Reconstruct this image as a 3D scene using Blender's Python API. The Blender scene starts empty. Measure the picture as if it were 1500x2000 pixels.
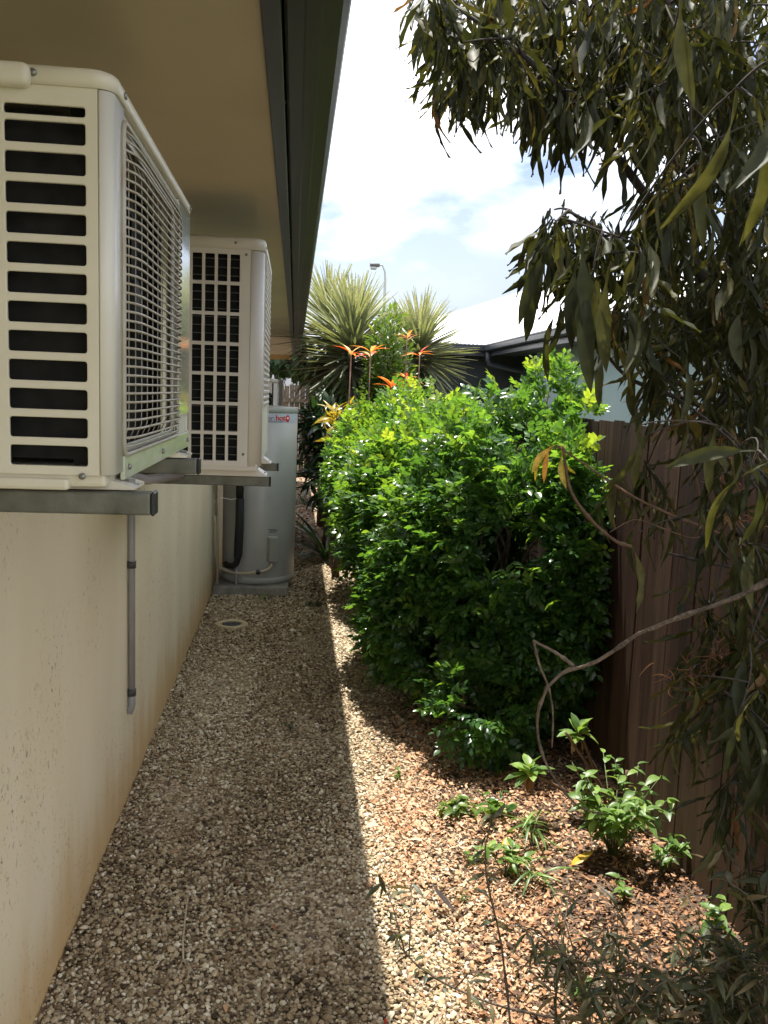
import bpy, bmesh, math, random
import numpy as np
from mathutils import Vector, Matrix
random.seed(7); RNG = np.random.default_rng(11)
S = bpy.context.scene
COL = S.collection
R = math.radians
# ------------------------------------------------------------------ camera
CAM = Vector((0, 0, 1.7)); F = 1700.0
yc = Vector((-173, 238, -F)).normalized()
zc = Vector((480, 12450, F)); zc = (zc - yc * zc.dot(yc)).normalized()
xc = yc.cross(zc).normalized()
ROT = Matrix((xc, yc, zc))                       # camera -> world
cd = bpy.data.cameras.new('camera'); cam = bpy.data.objects.new('camera', cd); COL.objects.link(cam)
cam.matrix_world = Matrix.Translation(CAM) @ ROT.to_4x4()
cd.sensor_fit = 'VERTICAL'; cd.sensor_height = 36; cd.lens = F / 2000 * 36
cd.clip_start = .02; cd.clip_end = 2000
S.camera = cam
def P(px, py, d):
    """photo direction (px,py) at d metres along the alley -> world point"""
    r = ROT @ Vector((px - 750, -(py - 1000), -F))
    r *= d / r.y
    return CAM + r
# ------------------------------------------------------------------ light
SUN = Vector((-.086, .27, 1)).normalized()
w = bpy.data.worlds.new('World'); S.world = w; w.use_nodes = True
nt = w.node_tree; nt.nodes.clear(); N = nt.nodes.new; L = nt.links.new
sky = N('ShaderNodeTexSky'); sky.sky_type = 'NISHITA'; sky.sun_disc = False
sky.sun_elevation = math.asin(SUN.z); sky.sun_rotation = math.atan2(SUN.x, SUN.y)
sky.air_density = 1.2; sky.dust_density = .3
tc = N('ShaderNodeTexCoord'); mp = N('ShaderNodeMapping'); mp.inputs['Scale'].default_value = (1, 1, 2.2)
mp.inputs['Location'].default_value = (0, 0, 0)
no = N('ShaderNodeTexNoise'); no.inputs['Scale'].default_value = 2.6; no.inputs['Detail'].default_value = 7
no.inputs['Roughness'].default_value = .55
rp = N('ShaderNodeValToRGB'); rp.color_ramp.elements[0].position = .43; rp.color_ramp.elements[1].position = .58
mx = N('ShaderNodeMix'); mx.data_type = 'RGBA'
cl = N('ShaderNodeRGB'); cl.outputs[0].default_value = (8.4, 8.4, 8.3, 1)
bg = N('ShaderNodeBackground'); bg.inputs[1].default_value = .14; wo = N('ShaderNodeOutputWorld')
L(tc.outputs['Generated'], mp.inputs[0]); L(mp.outputs[0], no.inputs['Vector']); L(no.outputs['Fac'], rp.inputs[0])
# a thin break in the cloud low above the far roofs
vs_ = N('ShaderNodeVectorMath'); vs_.operation = 'SUBTRACT'; vs_.inputs[1].default_value = tuple((P(985, 640, 1) - CAM).normalized()); L(tc.outputs['Generated'], vs_.inputs[0])
vm_ = N('ShaderNodeVectorMath'); vm_.operation = 'MULTIPLY'; vm_.inputs[1].default_value = (1, 1, 2.6); L(vs_.outputs[0], vm_.inputs[0])
vl_ = N('ShaderNodeVectorMath'); vl_.operation = 'LENGTH'; L(vm_.outputs[0], vl_.inputs[0])
n2_ = N('ShaderNodeTexNoise'); n2_.inputs['Scale'].default_value = 5; n2_.inputs['Detail'].default_value = 6; L(tc.outputs['Generated'], n2_.inputs['Vector'])
ma_ = N('ShaderNodeMath'); ma_.operation = 'MULTIPLY_ADD'; ma_.inputs[1].default_value = .7; L(n2_.outputs['Fac'], ma_.inputs[0]); L(vl_.outputs['Value'], ma_.inputs[2])
mr_ = N('ShaderNodeMapRange'); mr_.inputs[1].default_value = .44; mr_.inputs[2].default_value = .78; mr_.inputs[3].default_value = .12; mr_.inputs[4].default_value = 1; L(ma_.outputs[0], mr_.inputs[0])
mm_ = N('ShaderNodeMath'); mm_.operation = 'MULTIPLY'; L(rp.outputs[0], mm_.inputs[0]); L(mr_.outputs[0], mm_.inputs[1]); L(mm_.outputs[0], mx.inputs['Factor']); tn = N('ShaderNodeVectorMath'); tn.operation = 'MULTIPLY'; tn.inputs[1].default_value = (.62, .54, .58); L(sky.outputs[0], tn.inputs[0]); L(tn.outputs[0], mx.inputs[6]); L(cl.outputs[0], mx.inputs[7])
mb_ = N('ShaderNodeMix'); mb_.data_type = 'RGBA'; mb_.inputs[7].default_value = (2.5, 2.85, 3.5, 1)
iv_ = N('ShaderNodeMapRange'); iv_.inputs[1].default_value = .12; iv_.inputs[2].default_value = 1; iv_.inputs[3].default_value = .9; iv_.inputs[4].default_value = 0; L(mr_.outputs[0], iv_.inputs[0])
L(iv_.outputs[0], mb_.inputs[0]); L(mx.outputs[2], mb_.inputs[6]); L(mb_.outputs[2], bg.inputs[0]); L(bg.outputs[0], wo.inputs[0])
sl = bpy.data.lights.new('sun', 'SUN'); sl.energy = 4.4; sl.angle = R(.55); sl.color = (1, .95, .87)
so = bpy.data.objects.new('sun', sl); COL.objects.link(so)
so.rotation_euler = (-SUN).to_track_quat('-Z', 'Y').to_euler()
S.view_settings.view_transform = 'Standard'; S.view_settings.look = 'None'
S.view_settings.exposure = 1.22; S.view_settings.gamma = 1
try:
    S.cycles.max_bounces = 8; S.cycles.diffuse_bounces = 4; S.cycles.transmission_bounces = 4
    S.cycles.transparent_max_bounces = 4; S.cycles.sample_clamp_indirect = 6
except Exception: pass
# ------------------------------------------------------------------ materials
def mat(name, col, rough=.6, metal=0, col2=None, nscale=4, detail=4, stretch=(1, 1, 1), bump=0, bscale=60, coat=0, lo=.35, hi=.65, spec=.5):
    m = bpy.data.materials.new(name); m.use_nodes = True; t = m.node_tree
    b = t.nodes['Principled BSDF']; b.inputs['Base Color'].default_value = (*col, 1)
    b.inputs['Roughness'].default_value = rough; b.inputs['Metallic'].default_value = metal
    b.inputs['Coat Weight'].default_value = coat; b.inputs['Coat Roughness'].default_value = .06
    b.inputs['Specular IOR Level'].default_value = spec
    g = t.nodes.new('ShaderNodeTexCoord'); mp = t.nodes.new('ShaderNodeMapping')
    mp.inputs['Scale'].default_value = stretch; t.links.new(g.outputs['Object'], mp.inputs[0])
    m['_c'] = 1
    if col2:
        n = t.nodes.new('ShaderNodeTexNoise'); n.inputs['Scale'].default_value = nscale; n.inputs['Detail'].default_value = detail
        r = t.nodes.new('ShaderNodeValToRGB'); r.color_ramp.elements[0].position = lo; r.color_ramp.elements[1].position = hi
        r.color_ramp.elements[0].color = (*col, 1); r.color_ramp.elements[1].color = (*col2, 1)
        t.links.new(mp.outputs[0], n.inputs['Vector']); t.links.new(n.outputs['Fac'], r.inputs[0]); t.links.new(r.outputs[0], b.inputs['Base Color'])
    if bump:
        n = t.nodes.new('ShaderNodeTexNoise'); n.inputs['Scale'].default_value = bscale; n.inputs['Detail'].default_value = 4
        bp = t.nodes.new('ShaderNodeBump'); bp.inputs['Strength'].default_value = bump; bp.inputs['Distance'].default_value = .01
        t.links.new(mp.outputs[0], n.inputs['Vector']); t.links.new(n.outputs['Fac'], bp.inputs['Height']); t.links.new(bp.outputs[0], b.inputs['Normal'])
    return m
def leafmat(name, stops, rough=.4, trans=.35, tgain=1.6, spec=.5, ttint=(1.15, 1.1, .5)):
    """leaf colour picked per leaf from the 'rnd' attribute"""
    m = bpy.data.materials.new(name); m.use_nodes = True; t = m.node_tree; b = t.nodes['Principled BSDF']
    a = t.nodes.new('ShaderNodeAttribute'); a.attribute_name = 'rnd'
    r = t.nodes.new('ShaderNodeValToRGB'); cr = r.color_ramp
    while len(cr.elements) < len(stops): cr.elements.new(.5)
    for e, (p, c) in zip(cr.elements, stops): e.position = p; e.color = (*c, 1)
    t.links.new(a.outputs['Fac'], r.inputs[0])
    b.inputs['Roughness'].default_value = rough; b.inputs['Specular IOR Level'].default_value = spec
    n = t.nodes.new('ShaderNodeTexNoise'); n.inputs['Scale'].default_value = 45; n.inputs['Detail'].default_value = 2
    g = t.nodes.new('ShaderNodeTexCoord'); t.links.new(g.outputs['Object'], n.inputs['Vector'])
    mr = t.nodes.new('ShaderNodeMapRange'); mr.inputs[1].default_value = .3; mr.inputs[2].default_value = .7
    mr.inputs[3].default_value = .72; mr.inputs[4].default_value = 1.25; t.links.new(n.outputs['Fac'], mr.inputs[0])
    mu = t.nodes.new('ShaderNodeVectorMath'); mu.operation = 'SCALE'
    t.links.new(r.outputs[0], mu.inputs[0]); t.links.new(mr.outputs[0], mu.inputs['Scale'])
    t.links.new(mu.outputs[0], b.inputs['Base Color'])
    tr = t.nodes.new('ShaderNodeBsdfTranslucent')
    mt = t.nodes.new('ShaderNodeVectorMath'); mt.operation = 'MULTIPLY'
    mt.inputs[1].default_value = tuple(tgain * c for c in ttint)
    t.links.new(mu.outputs[0], mt.inputs[0]); t.links.new(mt.outputs[0], tr.inputs[0])
    ms = t.nodes.new('ShaderNodeMixShader'); ms.inputs[0].default_value = trans
    t.links.new(b.outputs[0], ms.inputs[1]); t.links.new(tr.outputs[0], ms.inputs[2])
    t.links.new(ms.outputs[0], t.nodes['Material Output'].inputs[0])
    return m
M = {}
M['cream_paint'] = mat('cream_paint', (.68, .66, .61), .38, col2=(.63, .61, .55), nscale=3, bump=.03, bscale=300)
M['cream_side'] = mat('cream_side', (.66, .62, .52), .42, col2=(.60, .56, .46), nscale=6, bump=.03, bscale=300)
M['white_paint'] = mat('white_paint', (.72, .69, .65), .4, col2=(.67, .64, .59), nscale=5, bump=.03, bscale=300)
M['gloss_panel'] = mat('gloss_panel', (.62, .62, .57), .12, coat=.9, col2=(.56, .58, .48), nscale=9)
M['algae_panel'] = mat('algae_panel', (.46, .50, .33), .35, coat=.3, col2=(.60, .60, .50), nscale=14, stretch=(1, 1, 3))
M['dark_coil'] = mat('dark_coil', (.006, .0065, .008), .6, col2=(.016, .016, .016), nscale=30, spec=.2)
M['void'] = mat('void', (.012, .012, .012), .9)
M['wire'] = mat('wire', (.42, .39, .33), .4, col2=(.34, .29, .21), nscale=20)
M['screw'] = mat('screw', (.25, .25, .23), .4, .7)
M['galv'] = mat('galv', (.17, .17, .15), .5, .4, col2=(.075, .078, .06), nscale=14, stretch=(1, 1, 1), bump=.1, bscale=120)
M['black_plastic'] = mat('black_plastic', (.02, .02, .022), .45)
M['foam'] = mat('foam', (.018, .018, .018), .7, bump=.5, bscale=70)
M['soffit'] = mat('soffit', (.62, .54, .39), .6, col2=(.55, .47, .33), nscale=1.6, detail=6, bump=.03, bscale=80)
M['fascia'] = mat('fascia', (.055, .062, .066), .4, col2=(.045, .052, .055), nscale=5)
M['gutter'] = mat('gutter', (.030, .035, .027), .42, col2=(.043, .047, .036), nscale=6, stretch=(4, .6, 4))
M['roof_dark'] = mat('roof_dark', (.05, .055, .05), .5)
M['timber'] = mat('timber', (.5, .33, .15), .6)
M['pipe_grey'] = mat('pipe_grey', (.33, .32, .33), .4, col2=(.28, .28, .27), nscale=12)
M['pipe_dark'] = mat('pipe_dark', (.06, .06, .06), .5)
M['pipe_cream'] = mat('pipe_cream', (.52, .46, .34), .4)
M['tank'] = mat('tank', (.43, .44, .43), .33, col2=(.38, .39, .38), nscale=3, spec=.6)
M['tank_trim'] = mat('tank_trim', (.33, .35, .32), .35)
M['sticker'] = mat('sticker', (.46, .53, .64), .4)
M['red_ink'] = mat('red_ink', (.62, .02, .02), .45)
M['mauve_ink'] = mat('mauve_ink', (.22, .12, .22), .45)
M['grey_ink'] = mat('grey_ink', (.10, .12, .14), .5)
M['white_ink'] = mat('white_ink', (.8, .72, .7), .5)
M['concrete'] = mat('concrete', (.30, .29, .26), .85, col2=(.18, .17, .14), nscale=12, bump=.3, bscale=60)
M['cream_plastic'] = mat('cream_plastic', (.55, .45, .27), .5, col2=(.42, .34, .2), nscale=30)
M['steel'] = mat('steel', (.45, .46, .46), .3, .8)
M['blue_wall'] = mat('blue_wall', (.36, .47, .48), .8, col2=(.33, .44, .45), nscale=3)
M['wall_shade_paint'] = mat('wall_shade_paint', (.045, .055, .06), .8)
M['house_gutter'] = mat('house_gutter', (.055, .065, .08), .35)
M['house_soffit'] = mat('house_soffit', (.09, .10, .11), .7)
M['white_roof'] = mat('white_roof', (.80, .80, .79), .45, col2=(.74, .74, .73), nscale=1)
M['white_wall'] = mat('white_wall', (.60, .60, .66), .8)
M['twig'] = mat('twig', (.17, .125, .09), .9, col2=(.07, .05, .035), nscale=40, bump=.9, bscale=120)
M['bark'] = mat('bark', (.055, .042, .035), .9, col2=(.022, .017, .015), nscale=18, stretch=(1, 1, .25), bump=.8, bscale=50)
M['stem_red'] = mat('stem_red', (.16, .09, .055), .7, col2=(.09, .05, .03), nscale=30)
M['green_stem'] = mat('green_stem', (.10, .14, .04), .6)
M['dry_stick'] = mat('dry_stick', (.46, .38, .27), .7)
M['lamp_grey'] = mat('lamp_grey', (.42, .44, .45), .4, .3)
M['lamp_dark'] = mat('lamp_dark', (.1, .1, .11), .4)
# rendered wall: cream, trowel pits, orange splash stain along its foot, faint vertical streaks, algae near conduit
def wall_mat():
    m = bpy.data.materials.new('cream_render'); m.use_nodes = True; t = m.node_tree; b = t.nodes['Principled BSDF']
    b.inputs['Roughness'].default_value = .62; b.inputs['Specular IOR Level'].default_value = .35
    nn = t.nodes.new; lk = t.links.new
    g = nn('ShaderNodeTexCoord'); sp = nn('ShaderNodeSeparateXYZ'); lk(g.outputs['Object'], sp.inputs[0])
    n1 = nn('ShaderNodeTexNoise'); n1.inputs['Scale'].default_value = 1.6; n1.inputs['Detail'].default_value = 5
    m1 = nn('ShaderNodeMapping'); m1.inputs['Scale'].default_value = (1, 1.6, .45); lk(g.outputs['Object'], m1.inputs[0]); lk(m1.outputs[0], n1.inputs['Vector'])
    r1 = nn('ShaderNodeValToRGB'); r1.color_ramp.elements[0].color = (.77, .66, .45, 1); r1.color_ramp.elements[1].color = (.86, .765, .56, 1)
    r1.color_ramp.elements[0].position = .3; r1.color_ramp.elements[1].position = .7; lk(n1.outputs['Fac'], r1.inputs[0])
    # splash stain
    n2 = nn('ShaderNodeTexNoise'); n2.inputs['Scale'].default_value = 5; n2.inputs['Detail'].default_value = 5
    m2 = nn('ShaderNodeMapping'); m2.inputs['Scale'].default_value = (1, 1.5, .3); lk(g.outputs['Object'], m2.inputs[0]); lk(m2.outputs[0], n2.inputs['Vector'])
    ad = nn('ShaderNodeMath'); ad.operation = 'MULTIPLY_ADD'; ad.inputs[1].default_value = .5; lk(n2.outputs['Fac'], ad.inputs[0])
    ng = nn('ShaderNodeMath'); ng.operation = 'MULTIPLY'; ng.inputs[1].default_value = -1; lk(sp.outputs['Z'], ng.inputs[0]); lk(ng.outputs[0], ad.inputs[2])
    mr = nn('ShaderNodeMapRange'); mr.inputs[1].default_value = -.12; mr.inputs[2].default_value = .25; mr.interpolation_type = 'SMOOTHSTEP'; lk(ad.outputs[0], mr.inputs[0])
    mx = nn('ShaderNodeMix'); mx.data_type = 'RGBA'; mx.inputs[7].default_value = (.66, .42, .17, 1)
    sc = nn('ShaderNodeMath'); sc.operation = 'MULTIPLY'; sc.inputs[1].default_value = .8; lk(mr.outputs[0], sc.inputs[0])
    lk(sc.outputs[0], mx.inputs[0]); lk(r1.outputs[0], mx.inputs[6])
    # pits
    n3 = nn('ShaderNodeTexNoise'); n3.inputs['Scale'].default_value = 52; n3.inputs['Detail'].default_value = 3; n3.inputs['Distortion'].default_value = 1.2
    m3 = nn('ShaderNodeMapping'); m3.inputs['Scale'].default_value = (1, 1.3, .95); lk(g.outputs['Object'], m3.inputs[0]); lk(m3.outputs[0], n3.inputs['Vector'])
    pr = nn('ShaderNodeMapRange'); pr.inputs[1].default_value = .62; pr.inputs[2].default_value = .69; lk(n3.outputs['Fac'], pr.inputs[0])
    # pits come in patches
    n4 = nn('ShaderNodeTexNoise'); n4.inputs['Scale'].default_value = 2.2; n4.inputs['Detail'].default_value = 2; lk(g.outputs['Object'], n4.inputs['Vector'])
    p4 = nn('ShaderNodeMapRange'); p4.inputs[1].default_value = .42; p4.inputs[2].default_value = .6; lk(n4.outputs['Fac'], p4.inputs[0])
    pm = nn('ShaderNodeMath'); pm.operation = 'MULTIPLY'; lk(pr.outputs[0], pm.inputs[0]); lk(p4.outputs[0], pm.inputs[1])
    mx2 = nn('ShaderNodeMix'); mx2.data_type = 'RGBA'; mx2.inputs[7].default_value = (.34, .27, .17, 1)
    ps = nn('ShaderNodeMath'); ps.operation = 'MULTIPLY'; ps.inputs[1].default_value = .85; lk(pm.outputs[0], ps.inputs[0])
    lk(ps.outputs[0], mx2.inputs[0]); lk(mx.outputs[2], mx2.inputs[6])
    # faint algae stain drip beside the conduit under the first unit
    vd = nn('ShaderNodeVectorMath'); vd.operation = 'SUBTRACT'; vd.inputs[1].default_value = (-.65, 3.95, 1.25); lk(g.outputs['Object'], vd.inputs[0])
    vs = nn('ShaderNodeVectorMath'); vs.operation = 'MULTIPLY'; vs.inputs[1].default_value = (0, 2.2, 1.9); lk(vd.outputs[0], vs.inputs[0])
    vl = nn('ShaderNodeVectorMath'); vl.operation = 'LENGTH'; lk(vs.outputs[0], vl.inputs[0])
    va = nn('ShaderNodeMath'); va.operation = 'MULTIPLY_ADD'; va.inputs[1].default_value = .5; lk(n2.outputs['Fac'], va.inputs[0]); lk(vl.outputs['Value'], va.inputs[2])
    vr = nn('ShaderNodeMapRange'); vr.inputs[1].default_value = .45; vr.inputs[2].default_value = 1.05; vr.inputs[3].default_value = .55; vr.inputs[4].default_value = 0; lk(va.outputs[0], vr.inputs[0])
    mx3 = nn('ShaderNodeMix'); mx3.data_type = 'RGBA'; mx3.inputs[7].default_value = (.36, .36, .17, 1)
    lk(vr.outputs[0], mx3.inputs[0]); lk(mx2.outputs[2], mx3.inputs[6])
    lk(mx3.outputs[2], b.inputs['Base Color'])
    bp = nn('ShaderNodeBump'); bp.inputs['Strength'].default_value = .55; bp.inputs['Distance'].default_value = .004; bp.invert = True
    lk(pm.outputs[0], bp.inputs['Height'])
    n5 = nn('ShaderNodeTexNoise'); n5.inputs['Scale'].default_value = 90; n5.inputs['Detail'].default_value = 3; lk(m3.outputs[0], n5.inputs['Vector'])
    bp2 = nn('ShaderNodeBump'); bp2.inputs['Strength'].default_value = .12; bp2.inputs['Distance'].default_value = .004; lk(n5.outputs['Fac'], bp2.inputs['Height']); lk(bp.outputs[0], bp2.inputs['Normal'])
    lk(bp2.outputs[0], b.inputs['Normal'])
    return m
M['cream_render'] = wall_mat()
def attrmat(name, stops, attr, rough=.8, bump=0, bscale=200, inst=False, stretch=(1, 1, 1), grain=None, rf=None):
    m = bpy.data.materials.new(name); m.use_nodes = True; t = m.node_tree; b = t.nodes['Principled BSDF']
    a = t.nodes.new('ShaderNodeAttribute'); a.attribute_name = attr
    if inst: a.attribute_type = 'INSTANCER'
    r = t.nodes.new('ShaderNodeValToRGB'); cr = r.color_ramp
    while len(cr.elements) < len(stops): cr.elements.new(.5)
    for e, (p, c) in zip(cr.elements, stops): e.position = p; e.color = (*c, 1)
    t.links.new(a.outputs['Fac'], r.inputs[0]); out = r.outputs[0]
    g = t.nodes.new('ShaderNodeTexCoord'); mp = t.nodes.new('ShaderNodeMapping'); mp.inputs['Scale'].default_value = stretch
    t.links.new(g.outputs['Object'], mp.inputs[0])
    if grain:
        n = t.nodes.new('ShaderNodeTexNoise'); n.inputs['Scale'].default_value = grain[0]; n.inputs['Detail'].default_value = 5
        t.links.new(mp.outputs[0], n.inputs['Vector'])
        mr = t.nodes.new('ShaderNodeMapRange'); mr.inputs[1].default_value = .3; mr.inputs[2].default_value = .7
        mr.inputs[3].default_value = grain[1]; mr.inputs[4].default_value = grain[2]; t.links.new(n.outputs['Fac'], mr.inputs[0])
        mu = t.nodes.new('ShaderNodeVectorMath'); mu.operation = 'SCALE'; t.links.new(out, mu.inputs[0]); t.links.new(mr.outputs[0], mu.inputs['Scale']); out = mu.outputs[0]
    t.links.new(out, b.inputs['Base Color']); b.inputs['Roughness'].default_value = rough; b.inputs['Specular IOR Level'].default_value = .3
    if bump:
        n = t.nodes.new('ShaderNodeTexNoise'); n.inputs['Scale'].default_value = bscale; n.inputs['Detail'].default_value = 4
        bp = t.nodes.new('ShaderNodeBump'); bp.inputs['Strength'].default_value = bump; bp.inputs['Distance'].default_value = .004
        t.links.new(mp.outputs[0], n.inputs['Vector']); t.links.new(n.outputs['Fac'], bp.inputs['Height']); t.links.new(bp.outputs[0], b.inputs['Normal'])
    return m
M['brown_board'] = attrmat('brown_board', [(0, (.022, .0105, .007)), (.5, (.034, .016, .010)), (1, (.056, .030, .018))], 'rnd', .75, .5, 60, stretch=(1, 1, .06), grain=(28, .55, 1.5))
def weather(m):
    t = m.node_tree; b = t.nodes['Principled BSDF']; src = b.inputs['Base Color'].links[0].from_socket; nn = t.nodes.new; lk = t.links.new
    g = nn('ShaderNodeTexCoord'); sp = nn('ShaderNodeSeparateXYZ'); lk(g.outputs['Object'], sp.inputs[0])
    mp = nn('ShaderNodeMapping'); mp.inputs['Scale'].default_value = (1, 1, .12); lk(g.outputs['Object'], mp.inputs[0])
    n = nn('ShaderNodeTexNoise'); n.inputs['Scale'].default_value = 13; n.inputs['Detail'].default_value = 5; lk(mp.outputs[0], n.inputs['Vector'])
    a = nn('ShaderNodeMath'); a.operation = 'MULTIPLY_ADD'; a.inputs[1].default_value = 1.3; lk(n.outputs['Fac'], a.inputs[0])
    q = nn('ShaderNodeMath'); q.operation = 'MULTIPLY'; q.inputs[1].default_value = -1; lk(sp.outputs['Z'], q.inputs[0]); lk(q.outputs[0], a.inputs[2])
    r = nn('ShaderNodeMapRange'); r.inputs[1].default_value = .1; r.inputs[2].default_value = .75; r.inputs[4].default_value = .75; lk(a.outputs[0], r.inputs[0])
    x = nn('ShaderNodeMix'); x.data_type = 'RGBA'; x.inputs[7].default_value = (.105, .07, .04, 1); lk(r.outputs[0], x.inputs[0]); lk(src, x.inputs[6])
    n2 = nn('ShaderNodeTexNoise'); n2.inputs['Scale'].default_value = 6; n2.inputs['Detail'].default_value = 6; lk(mp.outputs[0], n2.inputs['Vector'])
    r2 = nn('ShaderNodeMapRange'); r2.inputs[1].default_value = .55; r2.inputs[2].default_value = .75; r2.inputs[4].default_value = .35; lk(n2.outputs['Fac'], r2.inputs[0])
    x2 = nn('ShaderNodeMix'); x2.data_type = 'RGBA'; x2.inputs[7].default_value = (.10, .07, .05, 1); lk(r2.outputs[0], x2.inputs[0]); lk(x.outputs[2], x2.inputs[6]); lk(x2.outputs[2], b.inputs['Base Color'])
weather(M['brown_board'])
M['grey_board'] = attrmat('grey_board', [(0, (.15, .12, .09)), (1, (.27, .22, .17))], 'rnd', .85, .4, 60, stretch=(1, 1, .08), grain=(20, .5, 1.3))
M['pebble'] = attrmat('pebble', [(0, (.055, .036, .02)), (.25, (.17, .118, .065)), (.5, (.34, .255, .15)), (.8, (.52, .43, .285)), (1, (.72, .65, .50))], 'tone', .75, inst=True, grain=(2.2, .8, 1.15))
M['litter'] = leafmat('litter', [(0, (.04, .026, .018)), (.25, (.17, .09, .05)), (.5, (.38, .19, .09)), (.75, (.54, .32, .18)), (1, (.64, .46, .30))], .7, .12, 1, .3, (1, 1, 1))
def gravel_mat():
    m = bpy.data.materials.new('gravel_far'); m.use_nodes = True; t = m.node_tree; b = t.nodes['Principled BSDF']; nn = t.nodes.new; lk = t.links.new
    g = nn('ShaderNodeTexCoord'); v = nn('ShaderNodeTexVoronoi'); v.inputs['Scale'].default_value = 62; lk(g.outputs['Object'], v.inputs['Vector'])
    sp = nn('ShaderNodeSeparateColor'); lk(v.outputs['Color'], sp.inputs[0])
    r = nn('ShaderNodeValToRGB'); cr = r.color_ramp
    for p, c in ((.3, (.24, .17, .11)), (.6, (.42, .33, .22))): cr.elements.new(p)
    for e, (p, c) in zip(cr.elements, [(0, (.07, .05, .035)), (.35, (.22, .16, .105)), (.7, (.38, .30, .2)), (1, (.55, .46, .34))]): e.position = p; e.color = (*c, 1)
    lk(sp.outputs[0], r.inputs[0]); lk(r.outputs[0], b.inputs['Base Color']); b.inputs['Roughness'].default_value = .85
    bp = nn('ShaderNodeBump'); bp.invert = True; bp.inputs['Strength'].default_value = 1; bp.inputs['Distance'].default_value = .012
    lk(v.outputs['Distance'], bp.inputs['Height']); lk(bp.outputs[0], b.inputs['Normal'])
    return m
M['gravel_far'] = gravel_mat()
M['soil'] = mat('soil', (.06, .042, .03), .95, col2=(.14, .10, .065), nscale=25, bump=.8, bscale=80)
M['grass_ground'] = mat('grass_ground', (.07, .09, .03), .95, col2=(.14, .12, .07), nscale=6)
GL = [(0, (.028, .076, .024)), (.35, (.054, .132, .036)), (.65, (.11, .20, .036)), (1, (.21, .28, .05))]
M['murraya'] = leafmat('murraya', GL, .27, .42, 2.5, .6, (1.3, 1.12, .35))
M['tree_leaf'] = leafmat('tree_leaf', [(0, (.018, .023, .009)), (.45, (.036, .040, .015)), (.75, (.070, .068, .022)), (.93, (.12, .095, .03)), (1, (.17, .075, .03))], .55, .26, 1.7, .22)
M['dead_leaf'] = leafmat('dead_leaf', [(0, (.16, .07, .04)), (.5, (.30, .15, .07)), (1, (.42, .28, .16))], .7, .3, 1.2, .3, (1, .9, .7))
M['yucca_leaf'] = leafmat('yucca_leaf', [(0, (.07, .075, .038)), (.3, (.13, .145, .085)), (.7, (.24, .27, .16)), (1, (.38, .39, .25))], .4, .2, 1.4)
M['light_leaf'] = leafmat('light_leaf', [(0, (.05, .10, .02)), (.6, (.11, .18, .03)), (1, (.24, .28, .05))], .4, .35, 1.7)
M['bright_leaf'] = leafmat('bright_leaf', [(0, (.07, .14, .03)), (.6, (.13, .23, .05)), (1, (.22, .33, .08))], .4, .35, 1.5)
M['dark_leaf'] = leafmat('dark_leaf', [(0, (.012, .032, .014)), (.6, (.028, .065, .022)), (1, (.07, .12, .03))], .35, .25, 1.6)
M['round_leaf'] = leafmat('round_leaf', [(0, (.02, .05, .014)), (.8, (.045, .10, .025)), (1, (.22, .22, .03))], .4, .35, 1.8)
M['red_leaf'] = leafmat('red_leaf', [(0, (.50, .04, .02)), (.35, (.68, .20, .04)), (.7, (.72, .36, .08)), (1, (.75, .52, .22))], .4, .4, 1.3, .5, (1.2, .9, .7))
M['yellow_leaf'] = leafmat('yellow_leaf', [(0, (.35, .30, .03)), (.6, (.60, .42, .05)), (1, (.62, .28, .05))], .4, .35, 1.3, .5, (1.1, 1, .6))
M['wispy_leaf'] = leafmat('wispy_leaf', [(0, (.035, .045, .018)), (.6, (.07, .08, .03)), (1, (.18, .13, .06))], .5, .25, 1.3)
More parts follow.
